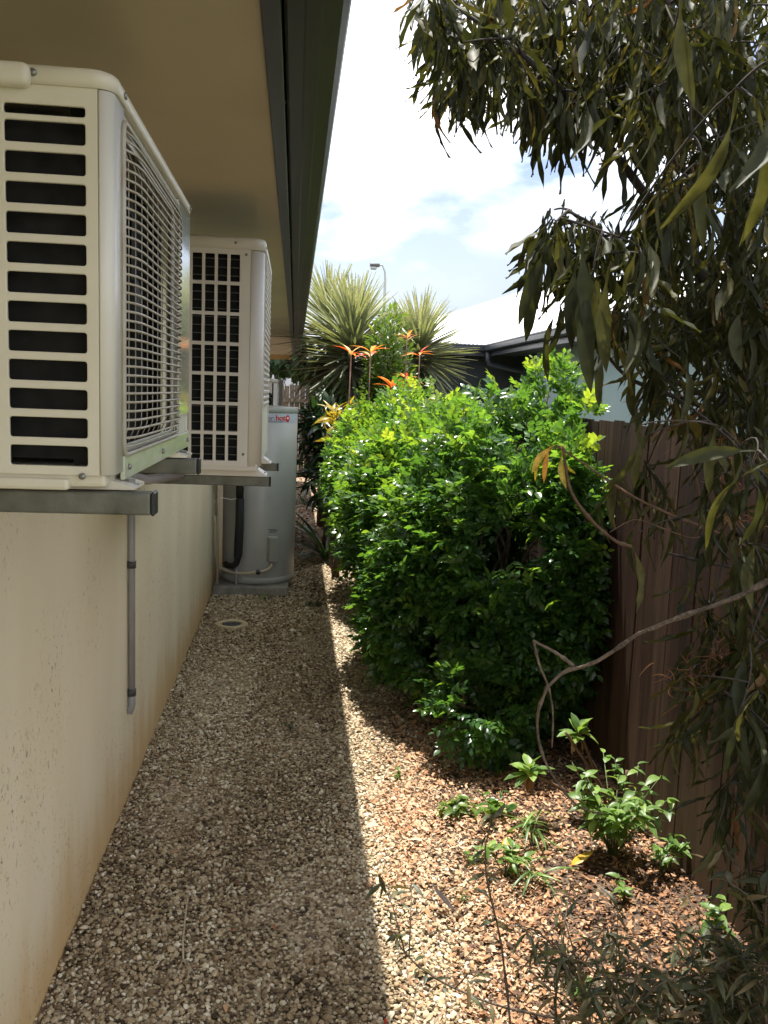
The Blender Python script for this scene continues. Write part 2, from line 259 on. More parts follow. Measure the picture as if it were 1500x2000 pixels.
# ------------------------------------------------------------------ object helpers
ORG = {}
def tag(o, label=None, cat=None, group=None, kind=None):
    if label: o['label'] = label
    if cat: o['category'] = cat
    if group: o['group'] = group
    if kind: o['kind'] = kind
    return o
def thing(name, label, cat, loc=(0, 0, 0), group=None):
    o = bpy.data.objects.new(name, None); COL.objects.link(o); o.location = loc; o.empty_display_size = .1
    ORG[o] = Vector(loc); return tag(o, label, cat, group)
def link(name, me, m, parent=None, loc=None):
    o = bpy.data.objects.new(name, me); COL.objects.link(o)
    if m: me.materials.append(m)
    if parent is not None:
        o.parent = parent; ORG[o] = ORG[parent]; me.transform(Matrix.Translation(-ORG[parent]))
    elif loc is not None:
        o.location = loc; ORG[o] = Vector(loc); me.transform(Matrix.Translation(-Vector(loc)))
    else: ORG[o] = Vector((0, 0, 0))
    return o
class MB:
    def __init__(s): s.v = []; s.f = []; s.sm = []; s.rnd = []
    def add(s, vs, fs, smooth=False, rnd=0.):
        o = len(s.v); s.v += [tuple(v) for v in vs]; s.f += [tuple(i + o for i in f) for f in fs]; s.sm += [smooth] * len(fs); s.rnd += [rnd] * len(vs)
    def box(s, x0, x1, y0, y1, z0, z1, rnd=0.):
        s.add([(x0, y0, z0), (x1, y0, z0), (x1, y1, z0), (x0, y1, z0), (x0, y0, z1), (x1, y0, z1), (x1, y1, z1), (x0, y1, z1)],
              [(0, 3, 2, 1), (4, 5, 6, 7), (0, 1, 5, 4), (1, 2, 6, 5), (2, 3, 7, 6), (3, 0, 4, 7)], rnd=rnd)
    def bm(s, b, smooth=False):
        b.verts.index_update(); s.add([v.co[:] for v in b.verts], [[v.index for v in f.verts] for f in b.faces], smooth); b.free()
    def rbox(s, x0, x1, y0, y1, z0, z1, r=.005, seg=2, smooth=False):
        b = bmesh.new(); bmesh.ops.create_cube(b, size=1)
        for v in b.verts: v.co = ((x0 + x1) / 2 + v.co.x * (x1 - x0), (y0 + y1) / 2 + v.co.y * (y1 - y0), (z0 + z1) / 2 + v.co.z * (z1 - z0))
        bmesh.ops.bevel(b, geom=b.edges[:], offset=r, segments=seg, affect='EDGES', profile=.5); s.bm(b, smooth)
    def tube(s, pts, r, n=8, cap=True, smooth=True, rnd=0.):
        pts = [Vector(p) for p in pts]
        rs = r if isinstance(r, (list, tuple)) else [r] * len(pts)
        vs = []; fs = []; prev = None
        for i, p in enumerate(pts):
            t = (pts[min(i + 1, len(pts) - 1)] - pts[max(i - 1, 0)]).normalized()
            if prev is None: a = t.orthogonal().normalized()
            else: a = (prev - t * prev.dot(t)); a = a.normalized() if a.length > 1e-6 else t.orthogonal().normalized()
            prev = a; b = t.cross(a)
            for k in range(n):
                an = 2 * math.pi * k / n; vs.append(p + (a * math.cos(an) + b * math.sin(an)) * rs[i])
        for i in range(len(pts) - 1):
            for k in range(n): fs.append((i * n + k, i * n + (k + 1) % n, (i + 1) * n + (k + 1) % n, (i + 1) * n + k))
        if cap: fs.append(tuple(range(n - 1, -1, -1))); fs.append(tuple((len(pts) - 1) * n + k for k in range(n)))
        s.add(vs, fs, smooth, rnd)
    def lathe(s, cx, cy, prof, n=32, smooth=True):
        vs = []; fs = []
        for (r, z) in prof:
            for k in range(n): a = 2 * math.pi * k / n; vs.append((cx + r * math.cos(a), cy + r * math.sin(a), z))
        for i in range(len(prof) - 1):
            for k in range(n): fs.append((i * n + k, i * n + (k + 1) % n, (i + 1) * n + (k + 1) % n, (i + 1) * n + k))
        s.add(vs, fs, smooth)
    def prism(s, poly, z0, z1, smooth=False):
        n = len(poly); s.add([(x, y, z0) for x, y in poly] + [(x, y, z1) for x, y in poly],
            [(i, (i + 1) % n, (i + 1) % n + n, i + n) for i in range(n)] + [tuple(range(n - 1, -1, -1)), tuple(range(n, 2 * n))], smooth)
    def build(s, name, m, parent=None, loc=None, rnd=False):
        me = bpy.data.meshes.new(name); me.from_pydata(s.v, [], s.f); me.polygons.foreach_set('use_smooth', s.sm)
        if rnd:
            a = me.attributes.new('rnd', 'FLOAT', 'POINT'); a.data.foreach_set('value', s.rnd)
        me.update(); return link(name, me, m, parent, loc)
def rrect(x0, x1, y0, y1, r, n=5):
    pts = []
    for cx, cy, a0 in ((x1 - r, y1 - r, 0), (x0 + r, y1 - r, 90), (x0 + r, y0 + r, 180), (x1 - r, y0 + r, 270)):
        for k in range(n + 1): a = R(a0 + 90 * k / n); pts.append((cx + r * math.cos(a), cy + r * math.sin(a)))
    return pts
def plate(outer, holes, thick, xf, name, m, parent, bev=.0012):
    """sheet with real openings: 2-D curve with holes, turned to a mesh, vertices mapped by xf(u,v,w)"""
    cu = bpy.data.curves.new('tmp', 'CURVE'); cu.dimensions = '2D'; cu.fill_mode = 'BOTH'; cu.extrude = thick / 2 - bev; cu.bevel_depth = bev; cu.bevel_resolution = 1
    for poly in [outer] + holes:
        sp = cu.splines.new('POLY'); sp.points.add(len(poly) - 1); sp.use_cyclic_u = True
        for p, q in zip(sp.points, poly): p.co = (q[0], q[1], 0, 1)
    ob = bpy.data.objects.new('tmp', cu); COL.objects.link(ob); bpy.context.view_layer.update()
    me = bpy.data.meshes.new_from_object(ob.evaluated_get(bpy.context.evaluated_depsgraph_get()))
    bpy.data.objects.remove(ob); bpy.data.curves.remove(cu)
    for v in me.vertices: v.co = xf(*v.co)
    me.name = name
    return link(name, me, m, parent)
def text_mesh(txt, size, xf, name, m, parent, bold=0., align='LEFT'):
    cu = bpy.data.curves.new('tmp', 'FONT'); cu.body = txt; cu.size = size; cu.extrude = .0008; cu.offset = bold; cu.align_x = align
    ob = bpy.data.objects.new('tmp', cu); COL.objects.link(ob); bpy.context.view_layer.update()
    me = bpy.data.meshes.new_from_object(ob.evaluated_get(bpy.context.evaluated_depsgraph_get()))
    bpy.data.objects.remove(ob); bpy.data.curves.remove(cu)
    for v in me.vertices: v.co = xf(*v.co)
    me.name = name
    return link(name, me, m, parent)
def copy_tree(o, parent=None, loc=None, label=None, name=None):
    c = o.copy(); COL.objects.link(c); c.parent = parent
    if loc is not None: c.location = loc
    if label: c['label'] = label
    for ch in o.children: copy_tree(ch, c)
    return c
# ------------------------------------------------------------------ foliage (numpy baked)
def norm(a): return a / np.maximum(np.linalg.norm(a, axis=-1, keepdims=True), 1e-9)
def leaf_t(W=.2, nseg=4, fold=.25, droop=.3, side=0., wave=0., peak=.45, petiole=.0, curl=0.):
    """leaf of unit length along +Y, normal +Z; centre rib and two edges"""
    vs = []; fs = []
    for i in range(nseg + 1):
        t = i / nseg
        if t < petiole: wd = .012
        else:
            u = (t - petiole) / (1 - petiole)
            e = math.log(.5) / math.log(max(peak, .05)); wd = W / 2 * math.sin(math.pi * min(max(u, 0), 1) ** e) ** .85 if 0 < u < 1 else .006
        y = t; z = -droop * t * t; x = side * math.sin(t * math.pi)
        wv = wave * math.sin(t * 17); zz = wd * fold
        vs += [(x - wd, y, z + zz + wv), (x, y, z), (x + wd, y, z + zz - wv * .7 + curl * wd)]
        if i: a = 3 * (i - 1); fs += [(a, a + 1, a + 4, a + 3), (a + 1, a + 2, a + 5, a + 4)]
    return np.array(vs), np.array(fs)
def frames(d, up):
    y = norm(d); x = norm(np.cross(y, up)); z = np.cross(x, y); return np.stack([x, y, z], axis=-1)
def bake(tmpl, pos, rot, sc, rnd):
    V, Fc = tmpl; k = len(pos); n = len(V)
    vs = np.einsum('kij,nj->kni', rot, V) * np.asarray(sc).reshape(-1, 1, 1) + pos[:, None, :]
    fs = (Fc[None] + (np.arange(k) * n)[:, None, None]).reshape(-1, 4)
    return vs.reshape(-1, 3), fs, np.repeat(rnd, n)
def foliage(name, parts, m, parent=None, loc=None, smooth=True):
    vs = []; fs = []; rs = []; o = 0
    for v, f, r in parts:
        vs.append(v); fs.append(f + o); rs.append(r); o += len(v)
    V = np.concatenate(vs); Fc = np.concatenate(fs); Rn = np.concatenate(rs)
    me = bpy.data.meshes.new(name); me.vertices.add(len(V)); me.vertices.foreach_set('co', V.astype(np.float32).ravel())
    me.loops.add(Fc.size); me.loops.foreach_set('vertex_index', Fc.astype(np.int32).ravel())
    me.polygons.add(len(Fc)); me.polygons.foreach_set('loop_start', np.arange(0, Fc.size, 4, dtype=np.int32))
    me.polygons.foreach_set('use_smooth', np.full(len(Fc), smooth))
    me.update(calc_edges=True)
    a = me.attributes.new('rnd', 'FLOAT', 'POINT'); a.data.foreach_set('value', Rn.astype(np.float32))
    return link(name, me, m, parent, loc)
def sprig_t(nl=7, ll=.42, W=.5, seed=0, seg=3):
    """pinnate sprig: rachis of unit length, leaflets alternate"""
    r = random.Random(seed); vs = []; fs = []; o = 0
    LV, LF = leaf_t(W, seg, .3, .25)
    for i in range(nl):
        t = (i + .6) / nl; last = i == nl - 1
        a = 0 if last else (1 if i % 2 else -1) * R(r.uniform(45, 70))
        s = ll * (1 - .25 * abs(t - .5) * 2) * r.uniform(.85, 1.15); tl = r.uniform(-.45, .3)
        c, sn = math.cos(a), math.sin(a)
        for v in LV:
            x, y, z = v[0] * s, v[1] * s, v[2] * s
            z2 = z + x * tl * 1.2
            X = c * x + sn * y; Y = -sn * x + c * y
            vs.append((X, t * .8 + Y, z2 - .25 * t * t - .15 * abs(X)))
        fs += [tuple(q + o for q in f) for f in LF]; o += len(LV)
    return np.array(vs), np.array(fs)
class Noise3:
    def __init__(s, seed, f):
        g = np.random.default_rng(seed); s.k = g.normal(size=(9, 3)) * f; s.p = g.uniform(0, 6.28, 9)
    def __call__(s, x): return np.sin(x @ s.k.T + s.p).sum(1) / 3.2
def shrub(lobes, n, size, templates, seed, up=.35, spread=.55, shell=(.72, 1.04), bumpf=5., bump=.16, clip=None, new=.35, gap=-1.2, down=0.):
    g = np.random.default_rng(seed); lb = np.array(lobes, float)
    wts = lb[:, 3] * lb[:, 4] + lb[:, 4] * lb[:, 5] + lb[:, 3] * lb[:, 5]; ids = g.choice(len(lb), n, p=wts / wts.sum())
    d = norm(g.normal(size=(n, 3))); ns = Noise3(seed + 5, bumpf); ns2 = Noise3(seed + 9, bumpf * 1.6)
    C = lb[ids, :3]; Rr = lb[ids, 3:]
    u = g.uniform(shell[0], shell[1], n)[:, None]
    p0 = C + d * Rr
    p = C + d * Rr * (u * (1 + bump * ns(p0))[:, None])
    out = norm(d / Rr)
    keep = np.ones(n, bool)
    for j in range(len(lb)):
        q = np.linalg.norm((p - lb[j, :3]) / lb[j, 3:], axis=1); keep &= ~((q < shell[0] * .88) & (ids != j))
    keep &= p[:, 2] > .03; keep &= ns2(p) > gap
    if clip: keep &= clip(p)
    p = p[keep]; out = out[keep]; k = len(p); uu = u[keep, 0]
    dirs = norm(out + np.array([0, 0, up]) + g.normal(size=(k, 3)) * spread - np.array([0, 0, down]))
    upv = norm(np.array([0, 0, 1.]) + out * .5 + g.normal(size=(k, 3)) * .45)
    rot = frames(dirs, upv); sc = size * g.uniform(.55, 1.3, k)
    zz = p[:, 2]; ztop = (lb[:, 2] + lb[:, 5]).max()
    rnd = np.clip(g.beta(1.6, 3.2, k) * .75 + new * np.clip((zz / ztop - .45) * 1.7, 0, 1) * g.uniform(.1, 1, k) * np.clip((uu - .8) * 5, 0, 1), 0, 1)  # sunlit crown painted into leaf colour: upper outer sprigs turn yellow-green
    ti = g.integers(0, len(templates), k)
    return [bake(templates[t], p[ti == t], rot[ti == t], sc[ti == t], rnd[ti == t]) for t in range(len(templates)) if (ti == t).any()]
def stems(mb, base, tips, r0=.015, r1=.003, n=5, wob=.06, seed=0):
    r = random.Random(seed)
    for t in tips:
        b = Vector(base) + Vector((r.uniform(-.05, .05), r.uniform(-.05, .05), 0)); t = Vector(t); pts = []
        for i in range(8):
            u = i / 7; p = b.lerp(t, u); p.z = b.z + (t.z - b.z) * u ** .8
            if 0 < i < 7: p += Vector((r.uniform(-wob, wob), r.uniform(-wob, wob), 0))
            pts.append(p)
        mb.tube(pts, [r0 + (r1 - r0) * i / 7 for i in range(8)], n)
# ================================================================== SETTING
GX = 1.45                                          # line of the side fence
def sheet(name, x0, x1, y0, y1, z, m, nx=1, ny=1, amp=0, hz=None):
    mb = MB(); vs = []; fs = []
    for j in range(ny + 1):
        for i in range(nx + 1):
            x = x0 + (x1 - x0) * i / nx; y = y0 + (y1 - y0) * j / ny
            vs.append((x, y, z + (hz(x, y) if hz else 0)))
    for j in range(ny):
        for i in range(nx): a = j * (nx + 1) + i; fs.append((a, a + 1, a + nx + 2, a + nx + 1))
    mb.add(vs, fs, True); return tag(mb.build(name, m), kind='structure')
sheet('ground', -400, 400, -400, 400, -.03, M['grass_ground'])
def bedh(x, y):
    return .035 * max(0, min(1, (x - .55) / .6)) * (.8 + .3 * math.sin(y * 2.1 + x * 3))
sheet('gravel_path', -.66, .72, .6, 17.6, -.004, M['gravel_far'], 20, 120)
sheet('garden_bed', .7, GX + .02, .6, 17.6, -.001, M['soil'], 16, 120, hz=bedh)
# ================================================================== OUR HOUSE
ZS = 2.36
house = thing('cream_house', 'cream rendered house wall under a dark guttered eave along the gravel path', 'house', (-.65, 3, 0))
mb = MB(); mb.box(-1.1, -.65, -3, 16.7, -.02, ZS - .004); mb.build('wall', M['cream_render'], house)
mb = MB()
ys = [-3, 1.32, 3.72, 6.12, 8.52, 10.92, 13.32, 15.72, 17.0]
for a, b in zip(ys[:-1], ys[1:]): mb.rbox(-1.1, -.0755, a + .002, b - .002, ZS, ZS + .012, .002, 1)
mb.build('soffit', M['soffit'], house)
mb = MB(); mb.box(-1.1, -.08, -3, 17, ZS + .013, ZS + .02); mb.build('soffit_joint', M['timber'], house)
mb = MB(); mb.rbox(-.075, -.0405, -3, 17.03, ZS - .018, ZS + .13, .003, 2); mb.build('fascia', M['fascia'], house)
# gutter: quad profile extruded along the eave
prof = [(-.036, ZS + .12), (-.036, ZS + .005), (-.030, ZS + .001), (.0, ZS + .0), (.004, ZS - .002), (.030, ZS - .002), (.034, ZS), (.066, ZS + .002), (.078, ZS + .012), (.082, ZS + .03), (.084, ZS + .085), (.090, ZS + .092), (.092, ZS + .106), (.084, ZS + .112), (.080, ZS + .104), (.078, ZS + .03), (.064, ZS + .008), (-.030, ZS + .008), (-.032, ZS + .12)]
def extrude_y(mb, prof, y0, y1, ny=1, smooth=False):
    n = len(prof); vs = []; fs = []
    for j in range(ny + 1):
        y = y0 + (y1 - y0) * j / ny; vs += [(x, y, z) for x, z in prof]
    for j in range(ny):
        for i in range(n): fs.append((j * n + i, j * n + (i + 1) % n, (j + 1) * n + (i + 1) % n, (j + 1) * n + i))
    fs.append(tuple(range(n))); fs.append(tuple(ny * n + i for i in range(n - 1, -1, -1))); mb.add(vs, fs, smooth)
mb = MB(); extrude_y(mb, prof, -3, 7.4); extrude_y(mb, [(x * 1.004 + .0, z - .0012) for x, z in prof], 7.398, 7.44); extrude_y(mb, prof, 7.441, 17.03)
mb.build('gutter', M['gutter'], house)
for y in [i * .9 + .3 for i in range(16)]:
    mb = MB(); mb.tube([(-.0415, y, ZS - .012), (-.0365, y, ZS - .012)], .004, 6); mb.build('fascia_screw', M['black_plastic'], house)
mb = MB(); mb.box(-1.1, -.09, 17.035, 17.09, ZS - .09, ZS + .05); mb.build('end_board', M['timber'], house)
mb = MB(); extrude_y(mb, [(-.031, ZS + .135), (.03, ZS + .10), (.03, ZS + .115), (-3.6, ZS + 1.65), (-3.6, ZS + 1.60)], -3, 17.05); mb.build('roof', M['roof_dark'], house)
# ================================================================== AIR CONDITIONERS
def ac_unit(label, X, Y, Z, D, W, H, style, loc_group='outdoor air conditioners on the cream wall'):
    """X = outer face, Y = near side, Z = bottom; depth D into the wall side, width W along the alley"""
    t = thing('air_conditioner', label, 'air conditioner', (X - D / 2, Y, Z), loc_group)
    side = M['cream_side'] if style == 'slots' else M['white_paint']; face = M['cream_paint'] if style == 'slots' else M['white_paint']
    r = .045; lid = .026 if style == 'slots' else .042; screws = []
    # dark core
    mb = MB(); mb.box(X - D + .02, X - .06, Y + .035, Y + W - .02, Z + .03, Z + H - .05); mb.box(X - .0615, X - .010, Y + .034, Y + .05, Z + .022, Z + H - .03); mb.build('core', M['dark_coil'], t)  # second box: added dark baffle that hides a lit inner face behind the openings
    # side panel with its openings (u = x, v = z)
    sx1 = X - r - .002; sx0 = X - D + .01
    holes = []
    if style == 'slots':
        hx1 = X - .034; hx0 = hx1 - .104
        hs = [(.4735, .4885)] + [(.022 + .0379 * k, .0515 + .0379 * k) for k in range(12)]
        for a, b in hs:
            holes.append(rrect(hx0, hx1, Z + a, Z + b, .005))
            holes.append(rrect(hx0 - .118, hx0 - .016, Z + a, Z + b, .005))
        sx1 = X - .0205
    elif style == 'cells':
        for c in range(5):
            for k in range(7):
                x1 = X - .082 - .0425 * c; z1 = Z + H - .058 - .1025 * k
                holes.append(rrect(x1 - .034, x1, z1 - .093, z1, .002, 2))
    else:
        for k in range(3): holes.append(rrect(X - .30, X - .06, Z + .08 + k * .2, Z + .25 + k * .2, .01, 2))
    plate([(sx0, Z + .012), (sx1, Z + .012), (sx1, Z + H - lid), (sx0, Z + H - lid)], holes, .006, lambda u, v, q: (u, Y + .003 + q, v), 'side_panel', side, t)
    if style == 'cells':      # fins seen behind the cells
        mb = MB()
        for k in range(26): z = Z + .05 + k * .028; mb.box(X - D + .03, X - .08, Y + .016, Y + .032, z, z + .002)
        mb.build('fins', M['galv'], t)
    # corner cover + front frame: open-centred front
    cover = []
    q = X - .0185 if style == 'slots' else X - r
    rr = .0165 if style == 'slots' else .043
    pts = [(q + .0, Y - .0005)] + [(X - rr + rr * math.sin(R(a)), Y - .0005 + rr - rr * math.cos(R(a))) for a in range(0, 91, 10)] + [(X, Y + .075), (X - .004, Y + .075)]
    inner = [(X - .004, Y + rr)] + [(X - rr + (rr - .004) * math.sin(R(a)), Y + rr - (rr - .004) * math.cos(R(a))) for a in range(80, -1, -10)] + [(q, Y + .0035)]
    mb = MB(); mb.prism(pts + inner, Z + .012, Z + H - lid - .0015, False)
    c = mb.build('corner_cover', face, t)
    for p in c.data.polygons:
        p.use_smooth = abs(p.normal.z) < .5
    # front plate with the fan opening
    g0 = Y + .058 if style == 'slots' else Y + .06; g1 = Y + W * .745 if style == 'slots' else Y + W * .80
    gz0, gz1 = (Z + .035, Z + H - .045) if style == 'slots' else ((Z + .22, Z + H - .06) if style == 'cells' else (Z + .1, Z + H - .1))
    plate([(Y + .075, Z + .012), (Y + W, Z + .012), (Y + W, Z + H - lid), (Y + .075, Z + H - lid)] if False else [(Y + .055, Z + .012), (Y + W - .02, Z + .012), (Y + W - .02, Z + H - lid), (Y + .055, Z + H - lid)],
          [rrect(g0 + .012, g1 - .012, gz0 + .012, gz1 - .012, .03)], .004, lambda u, v, q: (X - .0075 + q, u, v), 'front_plate', face, t)
    # service panel (glossy, reflects the garden)
    if style == 'slots':
        mb = MB(); mb.rbox(X - .004, X + .0015, g1 + .012, Y + W - .012, Z + .075, Z + H - lid - .003, .001, 1); mb.build('service_panel', M['gloss_panel'], t)
        mb = MB(); mb.rbox(X - .004, X + .0025, Y + .06, Y + W - .012, Z + .0, Z + .034, .001, 1); mb.build('base_rail', M['algae_panel'], t)
        for yy in (Y + .09, Y + W * .5, Y + W - .05): screws.append(((X + .002, yy, Z + .017), (X + .006, yy, Z + .017)))
    # far edge return
    mb = MB(); mb.prism([(X - .05, Y + W)] + [(X - .02 + .02 * math.sin(R(a)), Y + W - .02 + .02 * math.cos(R(a))) for a in range(0, 91, 15)] + [(X - .004, Y + W - .02), (X - .05, Y + W - .004)], Z + .012, Z + H - lid); mb.build('far_edge', face, t)
    # fan behind the grille
    cy, cz = (g0 + g1) / 2, (gz0 + gz1) / 2
    mb = MB(); RF = min(g1 - g0, gz1 - gz0) / 2 - .02
    mb.tube([(X - .10, cy, cz), (X - .03, cy, cz)], .05, 16)
    for k in range(3):
        a0 = k * 2 * math.pi / 3; vs = []; fs = []
        for i in range(6):
            for j in range(7):
                rad = .045 + (RF - .045) * i / 5; a = a0 + 1.5 * j / 6
                vs.append((X - .09 + .05 * j / 6, cy + rad * math.cos(a), cz + rad * math.sin(a)))
        for i in range(5):
            for j in range(6): q_ = i * 7 + j; fs.append((q_, q_ + 1, q_ + 8, q_ + 7))
        mb.add(vs, fs, True)
    mb.build('fan', M['dark_coil'], t)
    # wire grille, bowed outward
    mb = MB(); bow = .016 if style == 'slots' else .004
    def gx(y, z):
        u = (y - g0) / (g1 - g0); v = (z - gz0) / (gz1 - gz0)
        e = min(u, 1 - u, .12) / .12; f = min(v, 1 - v, .1) / .1
        return X + .001 + bow * (1 - (1 - e) ** 2) * (1 - (1 - f) ** 2)
    if style == 'slots':
        nw = 35
        for i in range(nw):
            z = gz0 + .012 + (gz1 - gz0 - .024) * i / (nw - 1)
            mb.tube([(gx(g0 + (g1 - g0) * j / 16, z), g0 + (g1 - g0) * j / 16, z) for j in range(17)], .0019, 6)
        for i in range(11):
            y = g0 + .01 + (g1 - g0 - .02) * i / 10
            mb.tube([(gx(y, gz0 + (gz1 - gz0) * j / 12) - .006 - .014 * (0 < i < 10), y, gz0 + (gz1 - gz0) * j / 12) for j in range(13)], .0012, 5)
        mb.tube([(X + .0015, y, z) for y, z in rrect(g0, g1, gz0, gz1, .018)] + [(X + .0015, g1, gz1 - .018)], .0042, 6)
        g = mb.build('fan_grille', M['wire'], t)
    else:
        nw = 24 if style == 'cells' else 18
        for i in range(nw):
            z = gz0 + .008 + (gz1 - gz0 - .016) * i / (nw - 1)
            mb.rbox(X - .006, X + .006, g0, g1, z, z + .010, .002, 1)
        for i in range(6):
            y = g0 + (g1 - g0) * i / 5; mb.box(X - .004, X + .0035, y - .004, y + .004, gz0, gz1 + .012)
        g = mb.build('fan_grille', M['white_paint'], t)
    # lid: overhanging pressed cap
    rl = .03 if style == 'slots' else .045
    def cap(o, z0, z1, sm=False):
        x1 = X + o; y0 = Y - o; y1 = Y + W + o; x0 = X - D - o; k = rl
        po = [(x1 - k + k * math.sin(R(a)), y0 + k - k * math.cos(R(a))) for a in range(0, 91, 10)] + [(x1 - k + k * math.cos(R(a)), y1 - k + k * math.sin(R(a))) for a in range(0, 91, 15)] + [(x0, y1), (x0, y0)]
        return po
    mb = MB(); levels = [(.0035, H - lid), (.0035, H - .010), (.002, H - .005), (-.002, H - .0015), (-.008, H)]
    polys = [[(x, y, Z + z) for x, y in cap(o, 0, 0)] for o, z in levels]; n = len(polys[0]); vs = sum(polys, []); fs = []
    for i in range(len(levels) - 1): fs += [(i * n + k, i * n + (k + 1) % n, (i + 1) * n + (k + 1) % n, (i + 1) * n + k) for k in range(n)]
    fs.append(tuple((len(levels) - 1) * n + k for k in range(n))); fs.append(tuple(range(n - 1, -1, -1))); mb.add(vs, fs, True); o = mb.build('lid', side, t)
    for p in o.data.polygons:
        if len(p.vertices) > 4: p.use_smooth = False
    screws += [((X - .098, Y - .0035, Z + H - .5 * lid), (X - .098, Y - .007, Z + H - .5 * lid)), ((X - .042, Y - .0005, Z + .010), (X - .042, Y - .004, Z + .010)) if style == 'slots' else ((X - .062, Y - .001, Z + .055), (X - .062, Y - .004, Z + .055))]
    if style != 'slots': screws.append(((X - .062, Y - .001, Z + H - .058), (X - .062, Y - .004, Z + H - .058)))
    screws += [((X + .003, yy, Z + H - .55 * lid), (X + .0065, yy, Z + H - .55 * lid)) for yy in (Y + .06, Y + W - .03)]
    for a_, b_ in screws:
        mb = MB(); mb.tube([a_, b_], .0046, 10); mb.build('screw', M['screw'], t)
    if style == 'slots':   # recessed carry handle at the top of the side
        mb = MB(); mb.rbox(X - .285, X - .10, Y - .020, Y + .004, Z + H - .033, Z + H - .004, .009, 3, True); mb.build('handle', side, t)
    # base pan and feet
    mb = MB(); mb.rbox(X - D + .01, X - .012, Y + .006, Y + W - .006, Z - .006, Z + .02, .006, 2)
    if style == 'slots': mb.rbox(X - .17, X - .06, Y - .003, Y + .03, Z - .010, Z + .006, .005, 2)
    mb.build('base_pan', side, t)
    fz = Z - (.012 if style == 'slots' else .028)
    for yy in ((Y + .04, Y + .12), (Y + W - .20, Y + W - .10)) if style == 'slots' else ((Y + .06, Y + .16), (Y + W - .2, Y + W - .1)):
        mb = MB(); y0, y1 = yy; hgt = Z - fz
        mb.add([(X - D, y0, fz), (X + .020, y0, fz), (X + .020, y1, fz), (X - D, y1, fz), (X - D, y0, Z + .003), (X - .02, y0, Z + .003), (X - .02, y1, Z + .003), (X - D, y1, Z + .003), (X + .020, y0, fz + .003), (X + .020, y1, fz + .004)],
               [(0, 3, 2, 1), (4, 5, 6, 7), (0, 1, 8, 5, 4), (3, 7, 6, 9, 2), (5, 8, 9, 6), (1, 2, 9, 8), (0, 4, 7, 3)])
        f = mb.build('foot', side, t)
        mb = MB(); mb.tube([(X + .004, (y0 + y1) / 2, fz + .003), (X + .004, (y0 + y1) / 2, fz + .012)], .011, 6, smooth=False); mb.tube([(X + .004, (y0 + y1) / 2, fz + .002), (X + .004, (y0 + y1) / 2, fz + .0055)], .016, 12)
        mb.build('bolt', M['screw'], f)
    return t
def bracket(label, Xend, y0, ztop, s=.032, drop=.42, group='galvanised wall brackets under the air conditioners'):
    t = thing('wall_bracket', label, 'bracket', (-.65, y0, ztop - s), group)
    mb = MB(); mb.rbox(-.6185, Xend - .004, y0, y0 + s, ztop - s, ztop, .003, 2); mb.build('arm', M['galv'], t)
    mb = MB(); mb.rbox(-.6495, -.6195, y0 - .002, y0 + s + .002, ztop - s, ztop + drop, .003, 1); mb.build('upright', M['galv'], t)
    mb = MB(); mb.rbox(Xend - .0035, Xend + .002, y0 - .001, y0 + s + .001, ztop - s - .001, ztop + .001, .002, 1); mb.build('end_cap', M['black_plastic'], t)
    return t
A1 = ac_unit('nearest cream air conditioner with horizontal side slots and a wire fan grille', -.243, 1.215, 1.563, .29, .835, .537, 'slots')
A2 = ac_unit('white air conditioner with a grid of square side openings before the water heater', -.116, 3.10, 1.414, .33, .82, .796, 'cells')
A3 = ac_unit('small distant white air conditioner behind the grey water heater top', -.19, 9.5, 1.16, .3, .6, .65, 'far')
bracket('galvanised bracket arm closest to the camera under the near end of the slotted air conditioner', -.195, 1.24, 1.549)
bracket('galvanised bracket arm with black end cap under the far end of the slotted air conditioner', -.198, 1.85, 1.549)
bracket('long bracket arm under the near end of the grid sided air conditioner', -.083, 3.18, 1.384, .036)
bracket('bracket arm under the far end of the grid sided air conditioner', -.066, 3.78, 1.384, .034)
gb = thing('grey_cabinet', 'plain grey metal cabinet on the wall beyond the water heater', 'cabinet', (-.4, 10.8, 1.0))
mb = MB(); mb.rbox(-.6, -.165, 10.8, 11.2, 1.0, 1.82, .008, 2); mb.build('cabinet_body', M['tank'], gb)
mb = MB(); mb.rbox(-.166, -.152, 10.8, 11.2, 1.0, 1.825, .004, 2); mb.build('cabinet_door', M['cream_paint'], gb)
# curved insulated line set between units
pl = thing('refrigerant_line', 'dark insulated refrigerant pipe curving up the wall behind the grid sided air conditioner', 'pipe', (-.6, 3.0, 1.3))
mb = MB(); mb.tube([(-.63, 2.75, 1.62), (-.62, 2.8, 1.50), (-.58, 2.9, 1.41), (-.50, 3.05, 1.375), (-.40, 3.16, 1.385)], .017, 10); mb.build('pipe_body', M['pipe_grey'], pl)
# ================================================================== CONDUIT ON WALL
cn = thing('conduit', 'thin grey conduit running down the cream wall to a cut elbow', 'conduit', (-.64, 3.56, .36))
cy = 3.50; cx = -.634
mb = MB(); mb.tube([(cx, cy, .45), (cx, cy, 1.6)], .014, 14); mb.build('pipe_body', M['pipe_grey'], cn)
mb = MB(); mb.tube([(cx, cy, .449), (cx, cy, .405), (cx - .004, cy - .0, .385), (cx - .012, cy - .004, .368)], .0152, 14); mb.build('elbow', M['pipe_grey'], cn)
for z in (.455, .985):
    mb = MB(); mb.tube([(cx, cy, z - .014), (cx, cy, z + .014)], .0175, 14); mb.build('saddle_clip', M['pipe_dark'], cn)
